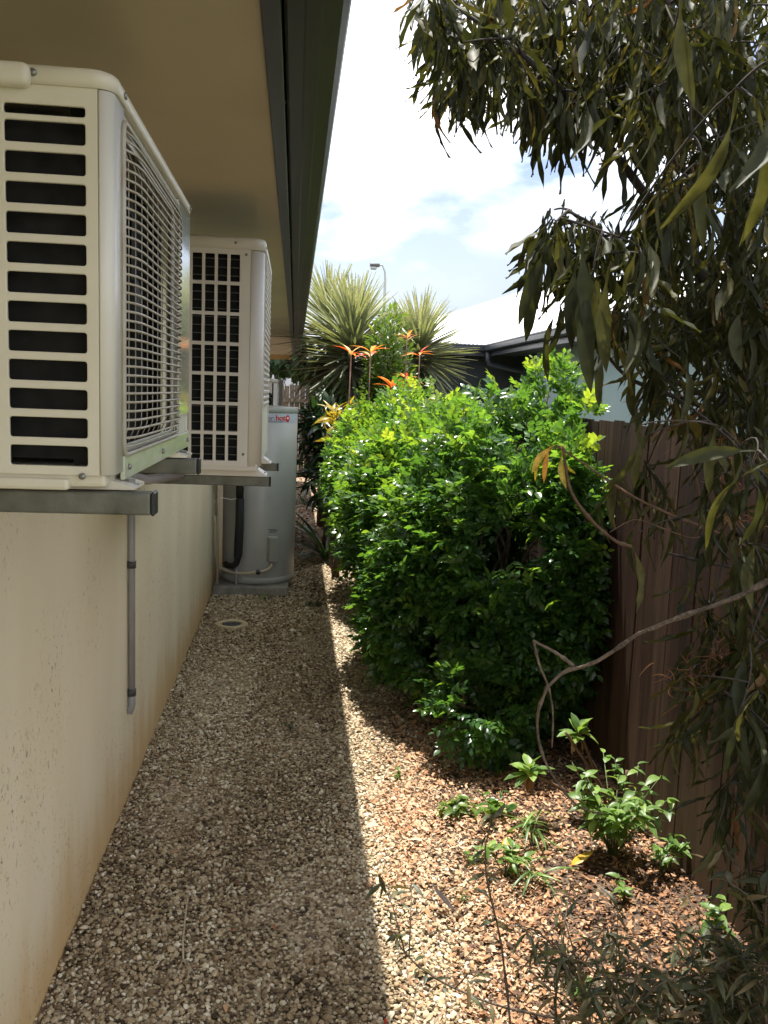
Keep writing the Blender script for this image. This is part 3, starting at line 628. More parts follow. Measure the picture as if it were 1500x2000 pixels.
# ================================================================== WATER HEATER
TX, TY, TR, TH = -.285, 7.52, .31, 1.555
th = thing('water_heater', 'tall grey cylindrical hot water tank standing on a concrete slab by the wall', 'water heater', (TX, TY, .07))
mb = MB(); mb.lathe(TX, TY, [(0, .075), (TR + .004, .075), (TR + .004, .125), (TR - .001, .128), (TR, .132), (TR, TH - .05), (TR - .002, TH - .048)], 64); mb.build('tank_body', M['tank'], th)
mb = MB(); mb.lathe(TX, TY, [(TR + .003, TH - .046), (TR + .005, TH - .044), (TR + .005, TH - .002), (TR + .002, TH), (0, TH + .012)], 64); mb.build('tank_lid', M['tank_trim'], th)
def cyl(off):
    def f(u, v, q):                     # u = arc length to the right of the face towards the camera
        a = -math.pi / 2 + u / TR; return (TX + (TR + off + q) * math.cos(a), TY + (TR + off + q) * math.sin(a), v)
    return f
mb = MB(); vs = []; fs = []
for i in range(25):
    u = -.16 + .56 * i / 24; f = cyl(.0018); vs += [f(u, TH - .125, 0), f(u, TH - .052, 0)]
    if i: fs.append((2 * i - 2, 2 * i, 2 * i + 1, 2 * i - 1))
mb.add(vs, fs, True); st = mb.build('label_sticker', M['sticker'], th)
fz = TH - .107
text_mesh('ever', .058, lambda u, v, q: cyl(.0030)(u * 1.05 + .006, v + fz, q), 'lettering', M['mauve_ink'], st)
text_mesh('hot', .062, lambda u, v, q: cyl(.0032)(u * 1.08 + .132, v + fz, q), 'lettering', M['red_ink'], st, .0012)
text_mesh('PWRD ELECTRIC', .014, lambda u, v, q: cyl(.0030)(u * 1.6 + .04, v + fz - .014, q), 'lettering', M['grey_ink'], st)
mb = MB(); f = cyl(.0026); c0 = (.252, TH - .092); vs = [f(*c0, 0)]; vs += [f(c0[0] + .024 * math.cos(k * math.pi / 12), c0[1] + .030 * math.sin(k * math.pi / 12), 0) for k in range(24)]
mb.add(vs, [(0, 1 + k, 1 + (k + 1) % 24) for k in range(24)]); mb.build('red_disc', M['red_ink'], st)
mb = MB(); f = cyl(.0034)
for dx, dz, s in ((-.004, .006, .009), (.006, .007, .008), (.002, -.001, .008)):
    vs = [f(c0[0] + dx, c0[1] + dz, 0)] + [f(c0[0] + dx + s * math.cos(k * math.pi / 5), c0[1] + dz + s * .8 * math.sin(k * math.pi / 5), 0) for k in range(10)]
    mb.add(vs, [(0, 1 + k, 1 + (k + 1) % 10) for k in range(10)])
mb.build('white_mark', M['white_ink'], st)
# element cover box with pipe
def radial_box(mb, u0, u1, z0, z1, o0, o1, ch=.012):
    P0 = []
    for (u, z, o) in ((u0, z0, o0), (u1, z0, o0), (u1, z1, o0), (u0, z1, o0), (u0 + ch, z0 + .004, o1), (u1 - ch, z0 + .004, o1), (u1 - ch, z1 - ch, o1), (u0 + ch, z1 - ch, o1)):
        a = -math.pi / 2 + (u0 + u1) / 2 / TR; er = Vector((math.cos(a), math.sin(a), 0)); et = Vector((-math.sin(a), math.cos(a), 0))
        P0.append(Vector((TX, TY, z)) + er * (TR + o) + et * (u - (u0 + u1) / 2))
    mb.add(P0, [(0, 3, 2, 1), (4, 5, 6, 7), (0, 1, 5, 4), (1, 2, 6, 5), (2, 3, 7, 6), (3, 0, 4, 7)])
mb = MB(); radial_box(mb, .075, .172, .27, .485, -.02, .045); mb.build('element_cover', M['tank_trim'], th)
for k in range(3):
    mb = MB(); z = .515 + k * .011; vs = []; fs = []; f = cyl(.001)
    for i in range(9):
        u = (.10 if k < 2 else .085) + (.075 if k else .06) * i / 8; vs += [f(u, z, 0), f(u, z + .006, 0)]
        if i: fs.append((2 * i - 2, 2 * i, 2 * i + 1, 2 * i - 1))
    mb.add(vs, fs); mb.build('warning_print', M['grey_ink'], th)
mb = MB(); f = cyl(.02)
mb.tube([f(.115, .27, 0), f(.112, .235, .006), f(.09, .21, .01), f(.05, .195, .012), f(-.05, .178, .012), f(-.12, .168, .014), f(-.19, .17, .02)] + [(-.585, 7.25, .20), (-.612, 7.2, .25), (-.622, 7.17, .33), (-.626, 7.15, .45), (-.628, 7.15, .62), (-.640, 7.15, .66)], .0125, 10)
mb.build('power_conduit', M['pipe_cream'], th)
mb = MB(); mb.tube([f(.01, .187, -.014), f(.012, .187, .03)], .02, 12); mb.build('pipe_clip', M['pipe_dark'], th)
# black lagged pipes at the front left of the tank
f = cyl(.035)
mb = MB(); mb.tube([f(-.135, 1.5, 0), f(-.135, 1.1, 0), f(-.13, .98, .005), f(-.132, .80, .012)], .027, 12)
mb.tube([f(-.132, .80, .012), f(-.128, .55, .018), f(-.13, .33, .02), f(-.15, .255, .02), f(-.185, .225, .015), f(-.26, .22, .0), f(-.30, .225, -.02)], [.034, .033, .030, .026, .024, .024, .022], 12)
mb.tube([f(-.155, .95, 0), f(-.155, .6, .004), f(-.165, .30, .004)], .016, 10)
mb.build('lagged_pipe', M['foam'], th)
mb = MB(); mb.tube([(-.645, 7.12, .945), (-.55, 7.13, .945), f(-.135, .945, .01)], .026, 12); mb.tube([(-.59, 7.12, .96), (-.55, 7.13, .965)], .04, 12); mb.build('branch_pipe', M['foam'], th)
mb = MB(); mb.tube([f(-.13, .96, .01), f(-.09, .955, .02)], .014, 10); mb.tube([f(-.12, .98, .02), f(-.10, .90, .03)], .007, 8); mb.build('valve', M['steel'], th)
mb = MB(); mb.tube([f(-.16, .25, .0), f(-.16, .03, .0)], .014, 8); mb.build('drain_pipe', M['pipe_grey'], th)
mb = MB(); mb.tube([(-.645, 7.13, .72), (-.63, 7.11, .78), (-.60, 7.1, .81), (-.56, 7.09, .815), (-.50, 7.1, .80), f(-.15, .80, .01), f(-.13, .77, .01)], .0028, 6); mb.build('sensor_wire', M['white_ink'], th)
mb = MB(); mb.tube([(-.60, 7.1, .10), (-.60, 7.1, 1.35)], .008, 8); mb.build('copper_conduit', M['pipe_cream'], th)
sb = MB(); sb.rbox(-.645, -.02, 7.13, 7.86, -.02, .07, .008, 2); tag(sb.build('concrete_slab', M['concrete'], None, (-.33, 7.5, 0)), 'square concrete slab carrying the grey water heater', 'slab')
# ================================================================== DRAIN GRATE
dc = P(452, 1224, 6.2); dc.z = .012
dg = thing('drain_grate', 'round black drain grate with a cream plastic surround set in the gravel', 'drain', (dc.x, dc.y, 0))
mb = MB(); n = 24; outer = [(.115 + .008 * math.cos(k * 2 * math.pi / 24 * 4)) for k in range(n)]
vs = []; fs = []
for rr_, z in ((.112, -.01), (.114, .012), (.108, .016), (.076, .014), (.074, .004)):
    for k in range(n): a = 2 * math.pi * k / n; q = rr_ * (1 + (.06 * math.cos(4 * a) if rr_ > .1 else 0)); vs.append((dc.x + q * math.cos(a), dc.y + q * math.sin(a), z))
for i in range(4): fs += [(i * n + k, i * n + (k + 1) % n, (i + 1) * n + (k + 1) % n, (i + 1) * n + k) for k in range(n)]
mb.add(vs, fs, True); mb.build('surround', M['cream_plastic'], dg)
mb = MB(); mb.add([(dc.x + .074 * math.cos(2 * math.pi * k / n), dc.y + .074 * math.sin(2 * math.pi * k / n), .002) for k in range(n)], [tuple(range(n))]); mb.build('drain_hole', M['void'], dg)
mb = MB()
for k in range(-4, 5):
    h = math.sqrt(.074 ** 2 - (k * .016) ** 2); mb.box(dc.x + k * .016 - .0025, dc.x + k * .016 + .0025, dc.y - h, dc.y + h, .005, .010)
for k in range(-1, 2): h = math.sqrt(.074 ** 2 - (k * .035) ** 2); mb.box(dc.x - h, dc.x + h, dc.y + k * .035 - .003, dc.y + k * .035 + .003, .0035, .0092)
mb.build('grate', M['lamp_dark'], dg)
# ================================================================== FENCES
fr = random.Random(3)
fe = thing('side_fence', 'tall brown stained paling fence along the right of the garden bed', 'fence', (GX, 3, 0))
mb = MB(); y = 1.0
while y < 17.6:
    wd = fr.choice((.098, .1, .1)); top = 1.615 + fr.uniform(-.012, .012); x = GX + fr.uniform(0, .003); lean = fr.uniform(-.0006, .0006)
    gap = fr.uniform(.001, .004)
    if fr.random() < .05: gap = .012
    o = len(mb.v); rn = fr.random()
    n = 6; vs = []; fs = []
    for i in range(n + 1):
        z = -.02 + (top + .02) * i / n; b = fr.uniform(-.0015, .0015)
        vs += [(x + b, y + lean * i, z), (x + b, y + wd + lean * i, z), (x + .012 + b, y + wd + lean * i, z), (x + .012 + b, y + lean * i, z)]
        if i:
            a = 4 * (i - 1); fs += [(a + k, a + (k + 1) % 4, a + 4 + (k + 1) % 4, a + 4 + k) for k in range(4)]
    fs += [(3, 2, 1, 0), (4 * n, 4 * n + 1, 4 * n + 2, 4 * n + 3)]
    mb.add(vs, fs, False, rn); mb.box(x + .0135, x + .0255, y + wd - .03, y + wd + .03, -.02, top - .01, rn); y += wd + gap
mb.build('palings', M['brown_board'], fe, rnd=True)
for z in (.3, .85, 1.4):
    mb = MB(); mb.box(GX + .030, GX + .065, 1.0, 17.6, z, z + .07, .5); mb.build('rail', M['brown_board'], fe, rnd=True)
fb = thing('back_fence', 'weathered grey timber paling fence closing the far end of the path', 'fence', (0, 17.75, 0))
mb = MB(); x = -3.0
while x < 1.6:
    wd = fr.uniform(.085, .105); top = 1.79 + fr.uniform(-.02, .02); mb.box(x, x + wd, 17.72 + fr.uniform(0, .006), 17.74, -.02, top, fr.random()); x += wd + fr.uniform(.004, .012)
mb.build('palings', M['grey_board'], fb, rnd=True)
for z in (.28, .9, 1.46):
    mb = MB(); mb.box(-3, 1.6, 17.66, 17.715, z, z + .075, .9); mb.build('rail', M['grey_board'], fb, rnd=True)
mb = MB(); mb.box(.30, .40, 17.6, 17.658, -.02, 1.7, .4); mb.build('post', M['grey_board'], fb, rnd=True)
nw = MB(); nw.box(-8, 1.2, 23, 23.3, -.02, 2.75); tag(nw.build('white_shed_wall', M['white_wall'], None, (-2, 23, 0)), 'pale lilac white wall beyond the grey back fence', 'wall')
# ================================================================== NEIGHBOUR HOUSE
HX, HY, HZ = 3.51, 16.0, 2.65
nh = thing('blue_house', 'pale blue neighbouring house with a white corrugated roof and dark gutters', 'house', (5, 12, 0))
mb = MB(); mb.box(4.0, 4.3, 10.9, 14.45, -.02, HZ - .16); mb.box(3.93, 4.3, 1.0, 10.895, -.02, HZ - .16); mb.build('wall', M['blue_wall'], nh)
mb = MB(); mb.box(4.12, 4.3, 14.452, 16.35, -.02, HZ - .16); mb.box(1.75, 4.3, 16.36, 16.6, -.02, HZ - .16); mb.build('shade_painted_wall', M['wall_shade_paint'], nh)  # shade painted in: recess and wing front are near-black instead of blue
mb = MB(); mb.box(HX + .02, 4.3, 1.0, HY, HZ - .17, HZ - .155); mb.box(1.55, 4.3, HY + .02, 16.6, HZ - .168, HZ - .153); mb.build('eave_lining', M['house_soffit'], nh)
gp = [(0, 0), (0, -.10), (-.02, -.115), (-.09, -.115), (-.105, -.1), (-.11, -.03), (-.118, -.02), (-.118, 0), (-.108, 0), (-.10, -.09), (-.01, -.09)]
mb = MB(); extrude_y(mb, [(HX + x, HZ + z) for x, z in gp], 1.0, HY - .118)
vs = [(1.4, HY + x, HZ + z) for x, z in gp] + [(HX, HY + x, HZ + z) for x, z in gp]; n = len(gp)
mb.add(vs, [(i, (i + 1) % n, (i + 1) % n + n, i + n) for i in range(n)] + [tuple(range(n)), tuple(range(2 * n - 1, n - 1, -1))]); mb.build('gutter', M['house_gutter'], nh)
mb = MB(); mb.box(HX + .003, HX + .03, 1, HY, HZ - .2, HZ - .02); mb.box(1.4, HX + .03, HY + .003, HY + .03, HZ - .2, HZ - .02); mb.build('fascia', M['house_gutter'], nh)
mb = MB(); mb.tube([(HX - .03, HY - .16, HZ - .11), (HX - .03, HY - .16, HZ - .27), (HX + .0, HY - .16, HZ - .34), (HX + .1, HY - .14, HZ - .37), (HX + .62, HY - .2, HZ - .45), (HX + .62, HY - .2, HZ - .6), (HX + .62, HY - .2, .0)], .05, 12); mb.build('downpipe', M['house_gutter'], nh)
# corrugated roof planes: waves run up the slope
def corr(mb, p0, du, dv, nu, lu, lv_fn, amp=.009, pitch=.076):
    vs = []; fs = []; n = int(lu / (pitch / 6))
    for i in range(n + 1):
        s = lu * i / n; a, b = lv_fn(s); h = amp * math.sin(2 * math.pi * s / pitch)
        for v in (a, b): vs.append(Vector(p0) + Vector(du) * s + Vector(dv) * v + Vector((0, 0, h)))
        if i: fs.append((2 * i - 2, 2 * i, 2 * i + 1, 2 * i - 1))
    mb.add(vs, fs, True)
PT = .38
mb = MB()
corr(mb, (HX - .03, 1.0, HZ + .012), (0, 1, 0), (1, 0, PT), 0, 20.5, lambda s: (max(0, s - 15.0), 5.5) if s > 15 else (0, 5.5))
corr(mb, (1.45, HY - .03, HZ + .012), (1, 0, 0), (0, 1, PT), 0, 7.5, lambda s: (max(0, s - 2.05) if s > 2.05 else 0, min(s, 5.6)) if s < 7.5 else (5.4, 5.5))
mb.build('roof', M['white_roof'], nh)
mb = MB(); mb.tube([(1.45, HY, HZ + .03), (7.0, HY + 5.55, HZ + .04 + 5.55 * PT)], .05, 8); mb.build('hip_cap', M['white_roof'], nh)
# ================================================================== STREET LAMP
b = P(751, 580, 42)
la = thing('street_lamp', 'street lamp with a curved arm rising behind the spiky plants', 'street lamp', (b.x, 42, 0))
zt = P(751, 545, 42).z; zl = P(745, 519, 42)
mb = MB(); mb.tube([(b.x, 42, 0), (b.x, 42, zt - .6), (b.x, 42, zt), (b.x - .03, 42, zt + .35), (b.x - .15, 42, zl.z + .02), (b.x - .35, 42, zl.z + .03)], [.09, .07, .06, .045, .04, .035], 10); mb.build('pole', M['lamp_grey'], la)
mb = MB(); mb.rbox(b.x - .75, b.x - .28, 41.85, 42.15, zl.z - .07, zl.z + .09, .05, 3, True); mb.build('lamp_housing', M['lamp_dark'], la)
mb = MB(); mb.rbox(b.x - .72, b.x - .42, 41.87, 42.13, zl.z - .20, zl.z - .05, .06, 3, True); mb.build('lamp_cover', M['lamp_grey'], la)
# ================================================================== PEBBLES (stuff)
def pebbles():
    pts = []; g = np.random.default_rng(5)
    for y0, y1, sp in ((1.9, 4.2, .0115), (4.2, 6.2, .0125), (6.2, 9.0, .016)):
        xs = np.arange(-.64, 1.40, sp); ysn = np.arange(y0, y1, sp); X, Y = np.meshgrid(xs, ysn); p = np.stack([X.ravel(), Y.ravel()], 1)
        p += g.uniform(-.6, .6, p.shape) * sp
        keep = (p[:, 0] < .86) | (g.random(len(p)) < .30)
        n2 = np.sin(p[:, 0] * 7 + 1) + np.sin(p[:, 1] * 5.3 + p[:, 0] * 3)
        keep &= (p[:, 0] < .58 + .12 * n2) | (g.random(len(p)) < .55)
        keep &= ~((p[:, 1] > 2.85) & (p[:, 1] < 3.55) & (p[:, 0] > .42)) | (g.random(len(p)) < .45); keep &= (p[:, 0] < 1.05) | (g.random(len(p)) < .4)
        keep &= np.hypot(p[:, 0] - dc.x, p[:, 1] - dc.y) > .108
        keep &= ~((p[:, 0] < -.02) & (p[:, 1] > 7.12) & (p[:, 1] < 7.87))
        p = p[keep]; pts.append(np.column_stack([p, np.full(len(p), sp)]))
    A = np.concatenate(pts); n = len(A)
    z = g.uniform(-.003, .004, n) + np.array([bedh(x, y) for x, y in A[:, :2]]) * .9 + .003 * np.sin(A[:, 0] * 21) * np.sin(A[:, 1] * 17) + .006 * np.sin(A[:, 0] * 6.3 + 1) * np.sin(A[:, 1] * 4.1) + .012 * np.clip(1 - (A[:, 0] + .65) / .08, 0, 1)
    co = np.column_stack([A[:, 0], A[:, 1], z])
    me = bpy.data.meshes.new('gravel_stones'); me.vertices.add(n); me.vertices.foreach_set('co', co.astype(np.float32).ravel())
    big = g.lognormal(0, .28, n) * .0059 * (A[:, 2] / .0115) ** .8
    sc = np.column_stack([big * g.uniform(.85, 1.35, n), big * g.uniform(.7, 1.05, n), big * g.uniform(.4, .75, n)])
    ro = np.column_stack([g.normal(0, .35, n), g.normal(0, .35, n), g.uniform(0, 6.28, n)])
    tone = np.clip(g.normal(.5, .25, n) + .12 * np.sin(A[:, 0] * 4 + .5 * np.sin(A[:, 1] * 3)) * np.sin(A[:, 1] * 2.2 + 1) + .10 * (A[:, 0] < -.2) + .12 * (A[:, 0] > .25), 0, 1)
    for nm, arr in (('psize', sc), ('prot', ro)):
        a = me.attributes.new(nm, 'FLOAT_VECTOR', 'POINT'); a.data.foreach_set('vector', arr.astype(np.float32).ravel())
    a = me.attributes.new('tone', 'FLOAT', 'POINT'); a.data.foreach_set('value', tone.astype(np.float32))
    a = me.attributes.new('pick', 'INT', 'POINT'); a.data.foreach_set('value', g.integers(0, 4, n).astype(np.int32))
    o = bpy.data.objects.new('gravel_stones', me); COL.objects.link(o)
    ng = bpy.data.node_groups.new('stones', 'GeometryNodeTree'); ng.interface.new_socket('Geometry', in_out='INPUT', socket_type='NodeSocketGeometry'); ng.interface.new_socket('Geometry', in_out='OUTPUT', socket_type='NodeSocketGeometry')
    N = ng.nodes.new; Lk = ng.links.new; gi = N('NodeGroupInput'); go = N('NodeGroupOutput'); j = N('GeometryNodeGeometryToInstance')
    for k in range(4):
        ic = N('GeometryNodeMeshIcoSphere'); ic.inputs['Radius'].default_value = 1; ic.inputs['Subdivisions'].default_value = 2
        nz = N('ShaderNodeTexNoise'); nz.noise_dimensions = '4D'; nz.inputs['W'].default_value = k * 3.7; nz.inputs['Scale'].default_value = 1.1; nz.inputs['Detail'].default_value = 0
        sb = N('ShaderNodeVectorMath'); sb.operation = 'SUBTRACT'; sb.inputs[1].default_value = (.5, .5, .5)
        ml = N('ShaderNodeVectorMath'); ml.operation = 'SCALE'; ml.inputs['Scale'].default_value = 1.6
        sp = N('GeometryNodeSetPosition'); sm = N('GeometryNodeSetShadeSmooth')
        Lk(nz.outputs['Color'], sb.inputs[0]); Lk(sb.outputs[0], ml.inputs[0]); Lk(ml.outputs[0], sp.inputs['Offset']); Lk(ic.outputs['Mesh'], sp.inputs['Geometry'])
        Lk(sp.outputs[0], sm.inputs[0]); Lk(sm.outputs[0], j.inputs[0])
    def na(name, ty):
        q = N('GeometryNodeInputNamedAttribute'); q.data_type = ty; q.inputs['Name'].default_value = name; return q.outputs[0]
    ip = N('GeometryNodeInstanceOnPoints'); ip.inputs['Pick Instance'].default_value = True
    m2p = N('GeometryNodeMeshToPoints'); Lk(gi.outputs[0], m2p.inputs[0]); Lk(m2p.outputs[0], ip.inputs['Points']); Lk(j.outputs[0], ip.inputs['Instance'])
    Lk(na('pick', 'INT'), ip.inputs['Instance Index']); Lk(na('psize', 'FLOAT_VECTOR'), ip.inputs['Scale'])
    e2r = N('FunctionNodeEulerToRotation'); Lk(na('prot', 'FLOAT_VECTOR'), e2r.inputs[0]); Lk(e2r.outputs[0], ip.inputs['Rotation'])
    smt = N('GeometryNodeSetMaterial'); smt.inputs['Material'].default_value = M['pebble']; Lk(ip.outputs[0], smt.inputs['Geometry']); Lk(smt.outputs[0], go.inputs[0])
    md = o.modifiers.new('stones', 'NODES'); md.node_group = ng; me.materials.append(M['pebble'])
    tag(o, 'loose beige and brown river gravel covering the path', 'gravel', kind='stuff')
pebbles()
# ================================================================== LEAF LITTER (stuff)
def litter():
    g = np.random.default_rng(21); n = 42000
    x = g.uniform(.18, 1.44, n); y = g.uniform(1.9, 4.6, n) ; 
    near = (y > 2.8) & (y < 3.6); dens = np.clip((x - .30) / np.where(near, .14, .35), 0, 1) * np.where(near & (x < .8), 1.25, 1) * np.clip(1.25 - np.abs(y - 3.0) / 1.9, .25, 1) * (.62 + .38 * np.sin(x * 9 + y * 4) * np.sin(y * 7.5 - x * 3))
    keep = g.random(n) < dens; x, y = x[keep], y[keep]; n = len(x)
    z = np.array([bedh(a, b) for a, b in zip(x, y)]) + .006 + g.uniform(0, .014, n)
    up = norm(np.array([0, 0, 1.]) + g.normal(size=(n, 3)) * .35); a = g.uniform(0, 6.28, n); d = np.column_stack([np.cos(a), np.sin(a), g.normal(0, .15, n)])
    sc = g.lognormal(0, .35, n) * .0165; rot = frames(d, up); rnd = np.clip(g.beta(2.2, 1.7, n) + .22 * np.exp(-((x - .55) ** 2 + (y - 3.15) ** 2) / .2) - .30 * np.clip((x - .75) * 1.5, 0, 1) * (y < 2.95), 0, 1)
    T = [leaf_t(.55, 3, .35, .3), leaf_t(.42, 3, -.3, -.35), leaf_t(.6, 3, .1, .15), leaf_t(.22, 2, .3, .1)]; ti = g.integers(0, 4, n)
    ps = [bake(T[k], np.column_stack([x, y, z])[ti == k], rot[ti == k], sc[ti == k], rnd[ti == k]) for k in range(4)]
    # bark chips, darker and thinner
    m = 2600; x2 = g.uniform(.55, 1.42, m); y2 = g.uniform(1.9, 3.7, m); z2 = np.array([bedh(a, b) for a, b in zip(x2, y2)]) + .006
    a = g.uniform(0, 6.28, m); d = np.column_stack([np.cos(a), np.sin(a), g.normal(0, .1, m)])
    ps.append(bake(leaf_t(.2, 2, .2, 0), np.column_stack([x2, y2, z2]), frames(d, norm(np.array([0, 0, 1.]) + g.normal(size=(m, 3)) * .2)), g.uniform(.02, .06, m), g.uniform(0, .22, m)))
    # scattered leaves on the shaded gravel
    m = 90; x2 = g.uniform(-.6, .2, m); y2 = g.uniform(2.2, 7, m); a = g.uniform(0, 6.28, m)
    ps.append(bake(T[0], np.column_stack([x2, y2, np.full(m, .01)]), frames(np.column_stack([np.cos(a), np.sin(a), np.zeros(m)]), norm(np.array([0, 0, 1.]) + g.normal(size=(m, 3)) * .2)), g.uniform(.015, .032, m), g.uniform(.1, .8, m)))
    m = 700; y2 = g.uniform(3, 7.1, m); x2 = -.645 + np.abs(g.normal(0, .03, m)); a = g.uniform(0, 6.28, m)   # debris caught along the wall foot
    ps.append(bake(T[3], np.column_stack([x2, y2, g.uniform(.004, .012, m)]), frames(np.column_stack([np.cos(a), np.sin(a), np.zeros(m)]), norm(np.array([0, 0, 1.]) + g.normal(size=(m, 3)) * .3)), g.uniform(.012, .03, m), g.uniform(.0, .5, m)))
    m = 5000; x2 = g.uniform(-.64, 1.4, m); y2 = g.uniform(8.3, 17.5, m); a = g.uniform(0, 6.28, m)
    ps.append(bake(T[0], np.column_stack([x2, y2, np.full(m, .01)]), frames(np.column_stack([np.cos(a), np.sin(a), np.zeros(m)]), norm(np.array([0, 0, 1.]) + g.normal(size=(m, 3)) * .3)), g.uniform(.03, .06, m), g.uniform(.0, .8, m)))
    tag(foliage('leaf_litter', ps, M['litter']), 'dry orange and brown leaves and bark chips scattered over the bed', 'leaf litter', kind='stuff')
litter()
# ================================================================== SHRUBS
SPR = [sprig_t(7, .40, .55, s) for s in (1, 2, 3)]
def leafy(name, label, cat, base, lobes, n, size, tmpl, m, seed, group=None, stem_n=5, sm=None, **kw):
    t = thing(name, label, cat, base, group)
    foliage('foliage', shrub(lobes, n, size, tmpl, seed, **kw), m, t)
    mb = MB(); r = random.Random(seed); tips = []
    for l in lobes:
        for _ in range(stem_n): tips.append((l[0] + r.uniform(-.6, .6) * l[3], l[1] + r.uniform(-.6, .6) * l[4], l[2] + r.uniform(-.1, .7) * l[5]))
    stems(mb, base, tips, .016, .004, seed=seed); mb.build('stems', sm or M['twig'], t)
    return t
clipF = lambda p: (p[:, 0] < GX - .01) | (p[:, 2] > 1.62)
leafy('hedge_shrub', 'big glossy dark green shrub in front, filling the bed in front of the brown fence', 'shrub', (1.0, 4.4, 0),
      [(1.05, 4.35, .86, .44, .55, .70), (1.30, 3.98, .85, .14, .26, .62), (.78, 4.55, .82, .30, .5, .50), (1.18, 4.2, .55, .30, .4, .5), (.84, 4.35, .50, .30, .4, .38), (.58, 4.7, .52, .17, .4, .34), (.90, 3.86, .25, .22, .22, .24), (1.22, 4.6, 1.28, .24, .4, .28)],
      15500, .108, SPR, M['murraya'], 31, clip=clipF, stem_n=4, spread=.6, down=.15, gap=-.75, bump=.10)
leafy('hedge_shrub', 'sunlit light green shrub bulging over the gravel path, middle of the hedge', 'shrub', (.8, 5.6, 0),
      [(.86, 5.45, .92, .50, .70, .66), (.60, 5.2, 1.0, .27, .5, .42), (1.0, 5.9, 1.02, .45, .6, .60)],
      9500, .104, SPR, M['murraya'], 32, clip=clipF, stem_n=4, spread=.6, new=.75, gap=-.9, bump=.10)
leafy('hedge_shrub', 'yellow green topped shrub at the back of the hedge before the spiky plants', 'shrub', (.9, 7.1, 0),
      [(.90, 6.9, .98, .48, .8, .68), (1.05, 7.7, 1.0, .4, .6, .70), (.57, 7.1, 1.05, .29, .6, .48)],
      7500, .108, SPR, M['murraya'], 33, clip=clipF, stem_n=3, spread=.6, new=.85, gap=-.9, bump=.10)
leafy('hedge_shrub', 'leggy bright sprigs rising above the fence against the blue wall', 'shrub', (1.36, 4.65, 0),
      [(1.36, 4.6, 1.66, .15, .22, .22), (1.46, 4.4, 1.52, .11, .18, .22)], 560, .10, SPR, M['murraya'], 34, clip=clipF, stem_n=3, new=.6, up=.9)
# lilly pilly cone
LT = [leaf_t(.34, 3, .3, .3)]
leafy('conical_shrub', 'narrow upright yellow green shrub between the two spiky heads', 'shrub', (.93, 9.2, 0),
      [(.93, 9.2, 1.9, .26, .26, .62), (.93, 9.2, 1.5, .36, .34, .62), (.98, 9.2, 1.0, .4, .36, .7)], 5200, .085, LT, M['light_leaf'], 35, stem_n=3, up=.9, shell=(.4, 1.05), new=.5)
leafy('small_tree', 'olive green treetop behind the spiky plants', 'tree', (1.7, 14.5, 0),
      [(1.60, 14.5, 2.80, .34, .3, .30), (1.45, 14.5, 2.2, .4, .4, .6)], 2200, .11, LT, M['light_leaf'], 36, stem_n=4, shell=(.4, 1.05))
leafy('whorled_shrub', 'small light green shrub against the grey back fence', 'shrub', (.42, 9.8, 0),
      [(.42, 9.8, 1.55, .16, .18, .26), (.45, 9.8, 1.15, .2, .2, .35)], 900, .085, LT, M['light_leaf'], 37, stem_n=4, up=.6, shell=(.3, 1.05))
leafy('dark_shrub', 'dark drooping leaved shrub to the right of the water heater', 'shrub', (.36, 9.2, 0),
      [(.30, 9.2, 1.35, .26, .3, .25), (.36, 9.2, .95, .22, .3, .42)], 620, .20, [leaf_t(.24, 5, .3, .6), leaf_t(.2, 5, .3, .35, .1)], M['dark_leaf'], 38, stem_n=3, shell=(.2, 1), up=.1)
leafy('croton', 'croton with curled yellow leaves at the left edge of the hedge', 'shrub', (.42, 7.9, 0),
      [(.40, 7.9, 1.42, .11, .2, .2)], 50, .14, [leaf_t(.26, 6, .3, .9, .15), leaf_t(.2, 6, .3, .6, -.2)], M['yellow_leaf'], 39, stem_n=4, shell=(.3, 1))
t = leafy('fan_leaf_tree', 'broad leaved tree hanging over the back fence behind the eave', 'tree', (-.2, 18.8, 0),
      [(-.25, 18.7, 2.42, .62, .5, .42), (.2, 18.7, 2.2, .35, .4, .35), (-.5, 18.7, 2.9, .6, .5, .5)], 1300, .20, [leaf_t(.9, 4, .2, .4, peak=.35)], M['round_leaf'], 40, stem_n=4, shell=(.2, 1.02), up=-.3, down=.6)
